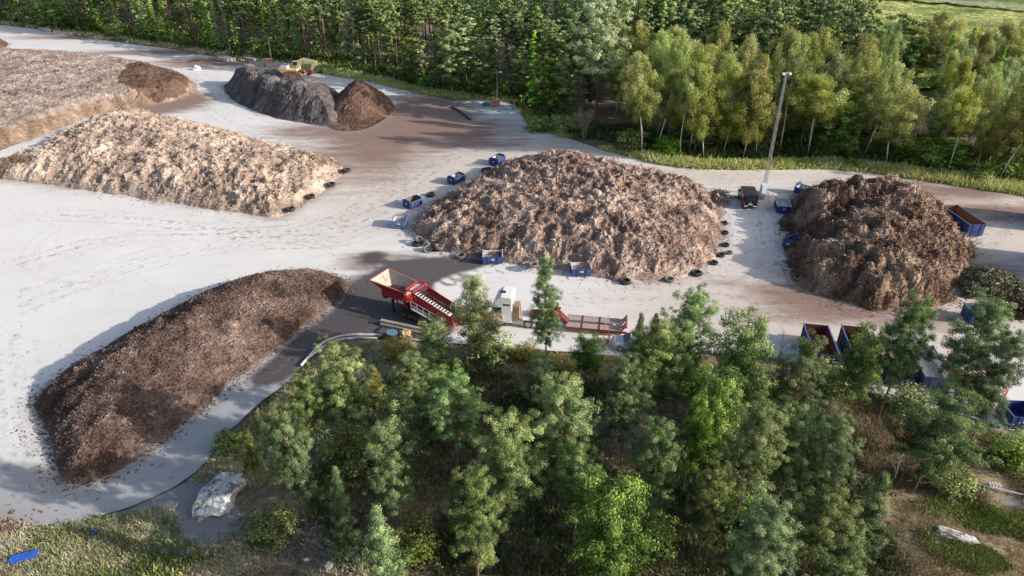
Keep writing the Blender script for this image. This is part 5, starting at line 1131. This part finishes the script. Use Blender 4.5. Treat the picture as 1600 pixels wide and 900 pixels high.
# ---------------------------------------------------------------- black van
_h, _L = heading((1174, 305), (1166.5, 288), 2.25); print('VAN', math.degrees(_h), _L)
vn = empty('van', mid((1174, 305), (1166.5, 288), 2.25), _h, 'black panel van seen from behind beside the pale blue cabinet', 'van'); vn.scale = (1.08, 1.1, 1.22)
b = B(); b.prism([(-2.45, .42), (2.45, .42), (2.5, .75), (2.42, 1.05), (1.75, 1.22), (1.15, 1.9), (.9, 1.97), (-2.2, 1.97), (-2.38, 1.85), (-2.47, 1.1)], -.95, .95); b.build('body', M_GLOSSBLK, vn, .07)
b = B(); b.add([(1.74, -.8, 1.26), (1.74, .8, 1.26), (1.18, .74, 1.87), (1.18, -.74, 1.87)], [[0, 1, 2, 3]]); b.v = [(x+.025, y, z+.025) for x, y, z in b.v]; b.build('windscreen', M_GLASS, vn)
b = B(); b.box(-2.48, -2.45, -.72, .72, 1.25, 1.8); b.build('rear_window', M_GLASS, vn)
for y in (-.957, .957):
    b = B(); b.box(.35, 1.2, y-.006, y+.006, 1.2, 1.68); b.build('side_window', M_GLASS, vn)
    b = B(); b.box(1.15, 1.35, y*1.12-.1, y*1.12+.1, 1.15, 1.4); b.build('mirror', M_BLACK, vn)
    b = B(); b.box(-2.49, -2.46, y*.9-.07, y*.9+.07, .75, 1.15); b.build('tail_light', M_LAMP, vn)
    b = B(); b.box(2.44, 2.52, y*.75-.18, y*.75+.18, .75, .95); b.build('headlight', M_PALE, vn)
    for x in (-1.5, 1.5): wheel(vn, x, y*.93, .33, .22)
b = B(); b.box(-1.6, -.9, .96, .97, 1.3, 1.6); b.build('side_glass', M_PALE, vn)
b = B()
for y in np.linspace(-.6, .6, 5): b.box(-2.0, .8, y-.06, y+.06, 1.97, 1.995)
b.build('roof_rib', M_BLACK, vn)
b = B(); b.box(-2.15, .85, -.8, .8, 1.955, 1.976); b.build('roof', paint('van_roof_sky_sheen', (.07, .078, .09), .3, 0, .15, (.1, .1, .11), .15, spec=.6), vn)  # sky reflection put into the roof colour, laid over the black body
b = B(); b.box(-2.56, -2.44, -.9, .9, .4, .68); b.build('bumper', M_BLACK, vn, .03)
b = B(); b.box(-2.5, -2.485, -.28, .28, .72, .86); b.build('number_plate', M_WHITE, vn)
for y in (-.6, .55): b = B(); b.box(-2.575, -2.562, y-.24, y+.24, .5, .64); b.build('reflector_strip', M_WHITE, vn)
b = B(); b.cyl((-2.49, 0, 1.05), (-2.475, 0, 1.05), .07, 12); b.build('badge', M_STEEL, vn)
# silver car almost hidden by the pines
cr_ = empty('car', P3(988, 543), R(176), 'silver car almost hidden behind the pines next to the drawbar', 'car')
b = B(); b.prism([(-2.1, .35), (2.1, .35), (2.15, .7), (1.95, .9), (.95, 1.0), (.3, 1.45), (-1.2, 1.48), (-1.9, 1.05), (-2.15, .95)], -.87, .87); b.build('body', M_SILV, cr_, .08)
for y in (-.876, .876):
    b = B(); b.prism([(-1.35, 1.02), (.75, 1.02), (.25, 1.38), (-1.1, 1.4)], y-.006, y+.006); b.build('side_window', M_GLASS, cr_)
    for x in (-1.3, 1.35): wheel(cr_, x, y*.92, .32, .22)
b = B(); b.add([(.97, -.75, 1.03), (.97, .75, 1.03), (.34, .7, 1.44), (.34, -.7, 1.44)], [[0, 1, 2, 3]]); b.v = [(x+.02, y, z+.02) for x, y, z in b.v]; b.build('windscreen', M_GLASS, cr_)
for y in (-.6, .6): b = B(); b.box(2.1, 2.17, y-.18, y+.18, .65, .8); b.build('headlight', M_WHITE, cr_)

# ---------------------------------------------------------------- excavator on the soil heap
_a = at(461, 121, 5.0); ez = HZ(_a[0], _a[1])
ex = empty('excavator', (_a[0], _a[1], ez-.15), R(-6), 'faded yellow excavator standing on the dark grey soil heap', 'excavator')
for y in (-1.25, 1.25):
    b = B(); pr = []
    for i in range(20):
        t = i/20*2*math.pi; pr.append((math.cos(t)*.45+(1.6 if math.cos(t) > 0 else -1.6), .48+math.sin(t)*.45))
    b.prism(pr, y-.3, y+.3); b.build('track', M_RUST, ex)
b = B(); b.box(-.9, .9, -1., 1., .5, .95); b.cyl((0, 0, .9), (0, 0, 1.15), .8, 16); b.build('undercarriage', M_DKST, ex)
b = B(); b.box(-2.7, 1.2, -1.35, 1.35, 1.15, 1.6); b.prism([(-2.9, 1.2), (-1.0, 1.2), (-1.0, 2.3), (-2.5, 2.3), (-2.9, 1.9)], -1.35, 1.35); b.build('house', M_YEL, ex, .06)
b = B(); b.prism([(-.4, 1.6), (1.2, 1.6), (1.15, 2.3), (.8, 3.0), (-.3, 3.0), (-.4, 2.8)], .35, 1.3); o = b.build('cab', M_YEL, ex, .05)
b = B(); b.add([(-.3, .345, 2.1), (.95, .345, 2.1), (.7, .345, 2.85), (-.3, .345, 2.85)], [[0, 1, 2, 3]]); b.add([(1.19, .45, 2.3), (1.19, 1.2, 2.3), (.84, 1.2, 2.95), (.84, .45, 2.95)], [[0, 1, 2, 3]]); b.v = [(x+.01, y-.01, z+.01) for x, y, z in b.v]; b.build('cab_window', M_GLASS, o)
b = B(); b.box(-2.2, -1.0, -.9, .3, 2.31, 2.38); b.build('engine_cover', M_TARP, ex)
b = B(); b.prism([(.6, 1.5), (1.1, 1.5), (1.9, 2.9), (2.4, 3.3), (5.2, 2.9), (5.2, 3.3), (2.3, 3.85), (1.5, 3.5)], -.3, .1); b.build('boom', M_YEL, ex)
b = B(); b.prism([(4.7, 3.3), (5.7, 3.4), (5.5, 2.7), (4.2, 1.1), (3.9, 1.2)], -.25, .05); b.build('arm', M_YEL, ex)
b = B(); b.bar((1.3, -.1, 1.7), (2.3, -.1, 3.2), .2); b.build('boom_ram', M_YEL, ex); b = B(); b.bar((2.6, -.1, 3.9), (4.9, -.1, 3.45), .16); b.build('arm_ram', M_STEEL, ex)
b = B(); b.prism([(3.6, 1.4), (4.4, 1.3), (4.3, .5), (3.6, .1), (2.9, .5), (3.4, .8)], -.75, .55); b.build('bucket', M_DKRED, ex)

# ---------------------------------------------------------------- mast and cabinet
_m = P3(1192, 304); M_MAST = paint('dull_galvanised_steel', (.36, .37, .38), .6, .2, .15)
ms = empty('floodlight_mast', _m, R(12), 'tall slim steel lattice mast with floodlights beside the black van', 'mast')
HM = 18.8; w0, w1 = .21, .12
corner = [(-1, -1), (1, -1), (1, 1), (-1, 1)]
wz = lambda z: w0+(w1-w0)*z/HM
b = B()
for cx, cy in corner: b.bar((cx*w0, cy*w0, 0), (cx*w1, cy*w1, HM), .045)
b.build('corner_tube', M_MAST, ms)
b = B(); nz = 26
for i in range(nz):
    z0_, z1_ = HM*i/nz, HM*(i+1)/nz; a0, a1 = wz(z0_), wz(z1_)
    for k in range(4):
        (ax, ay), (bx, by_) = corner[k], corner[(k+1) % 4]
        if i % 2: ax, ay, bx, by_ = bx, by_, ax, ay
        b.bar((ax*a0, ay*a0, z0_), (bx*a1, by_*a1, z1_), .028); b.bar((ax*a1, ay*a1, z1_), (bx*a1, by_*a1, z1_), .022)
b.build('lattice', M_MAST, ms)
b = B(); b.bar((-.6, 0, HM+.1), (.6, 0, HM+.1), .08); b.build('crossarm', M_STEEL, ms)
for x in (-.5, .5): b = B(); b.hexa([(x-.2, -.3, HM-.15), (x+.2, -.3, HM-.15), (x+.2, .1, HM-.05), (x-.2, .1, HM-.05), (x-.2, -.25, HM+.1), (x+.2, -.25, HM+.1), (x+.2, .1, HM+.15), (x-.2, .1, HM+.15)]); b.build('floodlight', M_STEEL, ms)
b = B(); b.box(-.75, .75, -.75, .75, -.1, .45); b.build('footing', M_CONC, ms, .05)
cb = empty('cabinet', P3(1190, 307), R(10), 'pale blue metal cabinet at the foot of the mast', 'cabinet'); cb.location.x -= .3; cb.location.y -= .9
b = B(); b.box(-.42, .42, -.3, .3, 1.0, 2.35); b.build('body', M_LTBL, cb, .02); b = B(); b.box(-.38, .38, -.315, -.303, 1.05, 2.3); b.build('door', M_LTBL, cb); b = B(); b.box(-.46, .46, -.34, .34, 2.352, 2.42); b.build('roof', M_WHITE, cb)
b = B(); b.cyl((0, 0, 0), (0, 0, .6), .5, 14); b.build('base', M_CONC, cb); b = B(); b.box(-.2, .2, -.1, .1, .6, .998); b.build('leg', M_STEEL, cb)

# ---------------------------------------------------------------- lamp posts
def lamp_post(px, py, h, label):
    r = empty('lamp_post', on(px, py), 0, label, 'lamp post', 'lamp posts along the forest edge')
    b = B(); b.cyl((0, 0, -.2), (0, 0, h), .13, 10, .08); b.build('pole', M_STEEL, r)
    b = B(); b.bar((-.1, 0, h), (.9, -.2, h+.1), .08); b.build('arm', M_STEEL, r); b = B(); b.hexa([(.5, -.4, h), (1.2, -.5, h+.03), (1.2, .1, h+.03), (.5, .2, h), (.5, -.35, h+.18), (1.2, -.4, h+.18), (1.2, .05, h+.18), (.5, .15, h+.18)]); b.build('lamp_head', M_WHITE, r)
lamp_post(425, 98, 6.5, 'pale lamp post behind the excavator'); lamp_post(777, 160, 6.6, 'pale lamp post beside the salmon red box'); lamp_post(90, 47, 7.2, 'pale lamp post at the bend of the far road')
# ---------------------------------------------------------------- small things at the forest edge
def crate(name, px, py, rz, dims, mat, label, cat, lid=None, z=0.):
    r = empty(name, P3(px, py, z), rz, label, cat); L, W, H = dims
    b = B(); b.box(-L/2, L/2, -W/2, W/2, .1, H); b.build('body', mat, r, .04)
    b = B(); b.box(-L/2-.03, L/2+.03, -W/2-.03, W/2+.03, H+.003, H+.1); b.build('lid', lid or mat, r)
    b = B(); b.box(-L*.4, -L*.3, -W/2, W/2, 0, .098); b.box(L*.3, L*.4, -W/2, W/2, 0, .098); b.build('skid', M_DKST, r); return r
crate('grit_box', 773, 166, R(35), (1.9, 1.3, 1.3), M_SALM, 'salmon red box on the gravel pad beside the lamp post', 'box')
crate('storage_box', 418, 100, R(10), (1.9, 1.4, 1.3), M_SALM, 'faded pink box near the lamp post behind the excavator', 'box')
r = empty('tank_lid', P3(759, 165), 0, 'round green tank cover beside the salmon red box', 'tank'); b = B(); b.cyl((0, 0, 0), (0, 0, .55), .85, 18); b.build('tank', M_TEAL, r, .05); b = B(); b.cyl((0, 0, .553), (0, 0, .75), .8, 18, .3); b.build('lid', M_TEAL, r)
def block(px, py, rz, dims, label, mat=M_CONC, name='concrete_block', z=0.):
    L, W, H = dims; o = B().box(-L/2, L/2, -W/2, W/2, 0, H).build(name, mat, None, .06); o.location = P3(px, py, z); o.rotation_euler.z = rz
    return tag(o, label, 'block' if mat is M_CONC else 'log', None)
block(392, 97, R(-35), (4.5, .9, 1.2), 'long grey concrete block on the bank between scrap frames and pink box'); block(432, 106, R(-8), (5.5, 1.0, 1.4), 'grey concrete block wall just behind the excavator'); block(407, 104, R(-30), (3.4, .9, 1.1), 'short grey concrete block beside the pink box')
block(72, 50, R(-25), (2.4, 1.4, 1.4), 'grey boulder like block at the far road bend'); block(100, 54, R(-12), (7, 1.0, .9), 'low grey concrete barrier beside the far road')
def log(px0, py0, px1, py1, r, label, mat, name='log'):
    p, q = on(px0, py0), on(px1, py1); o = B().cyl((p[0], p[1], p[2]+r*.8), (q[0], q[1], q[2]+r*.8), r, 10, r*.85).build(name, mat); return tag(o, label, 'log')
log(706, 168, 722, 178, .25, 'dark log edging the gravel pad, upper one', M_DKST); log(722, 178, 735, 189, .25, 'dark log edging the gravel pad, lower one', M_DKST)
# scrap frames
r = empty('scrap_frame', P3(352, 95), R(-38), 'rack of rusty grey steel frames dumped by the forest edge', 'scrap frame')
b = B()
for k in range(4):
    z = .25+k*.25; b.bar((-3, -1.2, z), (3, -1.2, z), .12); b.bar((-3, 1.2, z), (3, 1.2, z), .12)
    for x in np.linspace(-3, 3, 7): b.bar((x, -1.2, z), (x+.4, 1.2, z), .1)
b.build('frame', M_STEEL, r); b = B()
for x in (-2.6, 0, 2.6): b.bar((x, -1.1, 0), (x, -1.1, 1.1), .14); b.bar((x, 1.1, 0), (x, 1.1, 1.1), .14)
b.build('post', M_RUST, r)
def rock(name, loc, dims, mat, label, seed, cat='rock', rz=0):
    g = np.random.default_rng(seed); n, m = 22, 14; V = []
    for i in range(m):
        th = math.pi*i/(m-1)
        for j in range(n):
            ph = 2*math.pi*j/n; d = np.array([math.sin(th)*math.cos(ph), math.sin(th)*math.sin(ph), math.cos(th)])
            k = 1+.6*float(fbm(d[0]*2+seed, d[1]*2+d[2]*1.7, 1.2, 4, seed, .65))
            V.append(d*k*np.array(dims)/2)
    F_ = [[i*n+j, i*n+(j+1) % n, (i+1)*n+(j+1) % n, (i+1)*n+j] for i in range(m-1) for j in range(n)]
    o = link(name, np_mesh(name, np.array(V), [np.array(F_)], [mat], smoothed=False)); o.location = loc; o.rotation_euler.z = rz; return tag(o, label, cat)
s = NT('lichen_rock'); c = s.coord(); n1 = s.noise(c, 1.2, 6, .7); n2 = s.noise(c, 6, 5, .7)
col = s.mix(s.mapr(n1, .4, .52), s.mix(n2, (.14, .12, .1), (.34, .31, .28)), s.mix(n2, (.6, .6, .59), (.85, .85, .84))); s.bsdf(col, .95, 0, s.bump(n2, .8, .15)); M_ROCK = s.m
_l = on(346, 776); rock('rock', (_l[0], _l[1], _l[2]+.2), (3.0, 4.6, 1.9), M_ROCK, 'large whitish rock by the road with brown litter on it', 41, rz=R(-12))
_l = on(1493, 838); rock('rock', (_l[0], _l[1], _l[2]), (3.0, 1.2, .6), M_ROCK, 'flat pale rock outcrop in the green heather', 43, rz=R(-20))
_l = on(1465, 850); rock('rock', (_l[0], _l[1], _l[2]-.05), (1.0, .7, .5), M_ROCK, 'small pale rock just below the flat outcrop in the heather', 49)
_l = on(555, 860); rock('rock', (_l[0], _l[1], _l[2]+.2), (.6, .5, .5), M_PALE, 'small round pale stone beside the cone shaped young pine', 44)
_l = on(606, 598); 
_l = on(618, 528); r = empty('orange_sack', (_l[0]+1.9, _l[1], _l[2]+.2), 0)
bpy.data.objects.remove(r)
rock('sack', (P3(634, 527)[0], P3(634, 527)[1], .4), (1.3, 1.0, 1.0), paint('tan_sack', (.62, .44, .22), .9), 'tan bulging sack beside the round well', 45, 'sack')
rock('white_sack', (P3(308, 109)[0], P3(308, 109)[1], .4), (2.2, 1.6, 1.4), M_WHITE, 'white sack alone on the pale ground behind the flat compost heap', 46, 'sack')
rock('rubble', (on(566, 572)[0], on(566, 572)[1], on(566, 572)[2]), (1.6, .7, .5), M_ROCK, 'white rubble lump in the stony patch on the slope', 47, 'rubble'); rock('rubble', (on(566, 588)[0], on(566, 588)[1], on(566, 588)[2]), (1.0, .8, .4), M_ROCK, 'smaller grey rubble lump in the stony patch on the slope', 48, 'rubble')
# timber stack beside the screening machine
for k, (dy, z, lab) in enumerate(((0, 0, 'bottom'), (-.42, 0, 'front'), (-.2, .32, 'top'))):
    a = P3(596, 505); q = P3(668, 520); d = Vector((q[0]-a[0], q[1]-a[1], 0)); o = B().box(0, d.length, -.19, .19, 0, .3).build('timber_beam', M_TIMB, None, .02); o.location = (a[0], a[1]+dy, z+.01); o.rotation_euler.z = math.atan2(d.y, d.x)
    tag(o, f'{lab} beam of the timber stack under the red screening machine', 'beam')
# white pipe along the kerb
def pipe(px, r, mat, name, label, cat, z=.0, n=80):
    P = [on(*p) for p in px]; S = spline([(a, b_, c_+r+z) for a, b_, c_ in P], n); ge = Geo(); ge.tube(S, np.full(n, r), 8, .5)
    o = link(name, ge.mesh(name, mat, True)); return tag(o, label, cat)
pipe([(470, 574), (490, 552), (505, 538), (530, 528), (560, 525), (598, 526)], .15, M_PALE, 'white_pipe', 'thick white pipe bending along the kerb to the round well', 'pipe')
pipe([(476, 566), (500, 548), (520, 536), (550, 530), (590, 530)], .13, M_PALE, 'white_pipe', 'thinner grey pipe lying inside the bend of the white pipe', 'pipe')
pipe([(1405, 708), (1440, 722), (1475, 738), (1520, 757), (1560, 767), (1610, 779)], .06, M_WHITE, 'white_pipe', 'thin straight white pipe crossing the dry grass under the broad leaning pine', 'pipe', .15)
w_ = empty('well', P3(613, 528), 0, 'round well with blue grey lid ringed by a black hose', 'well'); b = B(); b.cyl((0, 0, 0), (0, 0, .7), .62, 20); b.build('ring', M_DKST, w_); b = B(); b.cyl((0, 0, .703), (0, 0, .78), .6, 20); b.build('lid', paint('slate_lid', (.16, .28, .36), .5), w_)
pipe([(590, 520), (600, 513), (615, 514), (626, 526), (622, 536), (606, 534), (596, 527)], .06, M_BLACK, 'hose', 'black hose looped around the round well', 'hose', .1)
# pallet like white crate by the pipe
r = empty('white_crate', on(1552, 762), R(-8), 'small white slatted crate standing by the thin straight pipe', 'crate'); r.scale = (.75, .7, .6); b = B()
for k in range(4): b.box(-.6+k*.32, -.4+k*.32, -.25, .25, 0, .75)
b.build('slat', M_PALE, r); b = B(); b.box(-.62, .6, .252, .3, .2, .3); b.box(-.62, .6, .252, .3, .5, .6); b.build('rail', M_WHITE, r)
# litter
o = B().box(-.95, .95, -.32, .32, 0, .06).build('blue_board', M_TARP, None); _l = on(40, 876); o.location = (_l[0], _l[1], _l[2]+.36); o.rotation_euler = (.12, -.1, R(14)); tag(o, 'bright blue board lying in the grass near the bottom corner', 'board')
r = empty('barrel_cover', on(8, 850), 0, 'round pale blue barrel lid in the grass at the photo edge', 'lid'); b = B(); b.cyl((0, 0, .05), (0, 0, .12), .4, 18); b.build('disc', M_BLUE2, r); b = B(); b.cyl((0, 0, .123), (0, 0, .15), .08, 10); b.build('knob', M_BLUE2, r)
rock('plastic_bag', (on(149, 832)[0], on(149, 832)[1], on(149, 832)[2]+.1), (.55, .4, .3), M_TARP, 'crumpled blue plastic bag in the grass by the road bend', 51, 'bag')
rock('plastic_bag', (on(515, 886)[0], on(515, 886)[1], on(515, 886)[2]+.15), (.6, .5, .4), M_WHITE, 'white plastic bag at the bottom edge below the debris pile', 52, 'bag')
rock('plastic_bag', (on(479, 876)[0], on(479, 876)[1], on(479, 876)[2]+.1), (.4, .25, .25), M_WHITE, 'small white bag in the grass below the debris pile', 53, 'bag')
o = pipe([(135, 818), (150, 826), (165, 834), (176, 841)], .05, M_TIMB, 'stick', 'pale stick lying in the grass by the road bend', 'stick')
o = pipe([(500, 855), (518, 862), (535, 868)], .1, B_DEAD, 'fallen_log', 'grey fallen log at the lower edge of the debris pile', 'log'); o = pipe([(560, 618), (575, 614), (590, 612)], .06, B_DEAD, 'fallen_branch', 'pale bent branch on the slope below the rubble patch', 'branch')
g = np.random.default_rng(5); ge = Geo(); 
for cx, cy, n, sx, sy in ((485, 830, 420, 2.2, 1.6), (560, 575, 140, 1.6, 1.2), (150, 830, 60, .9, .6), (1500, 735, 160, 1.8, 1.2), (450, 800, 160, 2, 1), (790, 690, 120, 3, 2), (20, 865, 60, 1.2, .8), (640, 585, 60, 2, 1)):
    c = on(cx, cy); x = c[0]+g.normal(0, sx*.6, n); y = c[1]+g.normal(0, sy*.6, n); z = gz(x, y)+.1
    ge.leaves(np.stack([x, y, z], 1), g.normal(0, 1, (n, 3))*[1, 1, .4], .22*np.exp(g.normal(0, .5, n)), .08, np.clip(g.normal(.5, .2, n), 0, 1), g)
tag(link('litter', ge.mesh('litter', leaf_mat('litter_scraps', (.08, .07, .06), (.32, .31, .3), (.75, .75, .75), 0., 0.))), kind='stuff')
g = np.random.default_rng(6); ge = Geo(); n = 2600      # bark crumbs and stones dropped round the heaps
xs = g.uniform(-110, 80, n*4); ysn = g.uniform(45, 190, n*4); k = (sdist(YARD, xs, ysn) > .5); xs, ysn = xs[k][:n], ysn[k][:n]; m = len(xs)
ge.leaves(np.stack([xs, ysn, np.full(m, .03)], 1), g.normal(0, 1, (m, 3))*[1, 1, .3], .16*np.exp(g.normal(0, .6, m)), .1, np.clip(g.normal(.4, .2, m), 0, 1), g)
tag(link('bark_crumbs', ge.mesh('bark_crumbs', M_BARK)), kind='stuff')
# ================================================================ light
EL, AZ = R(21), R(-16)      # evening sun from the right of the photo, a little beyond the yard
to_sun = Vector((math.cos(EL)*math.cos(AZ), math.cos(EL)*math.sin(AZ), math.sin(EL)))
sd = bpy.data.lights.new('sun', 'SUN'); sun = bpy.data.objects.new('sun', sd); COL.objects.link(sun)
sd.energy = 5.0; sd.angle = R(.5); sd.color = (1, .925, .83)
sun.rotation_euler = to_sun.to_track_quat('Z', 'Y').to_euler(); sun.location = (60, 20, 60)
w = bpy.data.worlds.new('World'); SC.world = w; w.use_nodes = True
nt = w.node_tree; bg = nt.nodes['Background']; sky = nt.nodes.new('ShaderNodeTexSky'); sky.sky_type = 'NISHITA'; sky.sun_disc = False
sky.sun_elevation = EL; sky.sun_rotation = math.pi/2-AZ; sky.altitude = 50; sky.air_density = 1.1; sky.dust_density = 3.2; sky.ozone_density = 1.8
nt.links.new(sky.outputs[0], bg.inputs[0]); bg.inputs[1].default_value = .15
SC.view_settings.view_transform = 'Standard'; SC.view_settings.look = 'None'; SC.view_settings.exposure = 0; SC.view_settings.gamma = 1
SC.cycles.max_bounces = 6; SC.cycles.diffuse_bounces = 3; SC.cycles.glossy_bounces = 2; SC.cycles.transmission_bounces = 3; SC.cycles.transparent_max_bounces = 32
SC.cycles.use_adaptive_sampling = True; SC.cycles.adaptive_threshold = .008; SC.cycles.use_denoising = True; SC.cycles.denoising_prefilter = 'ACCURATE'; SC.cycles.denoising_input_passes = 'RGB_ALBEDO_NORMAL'
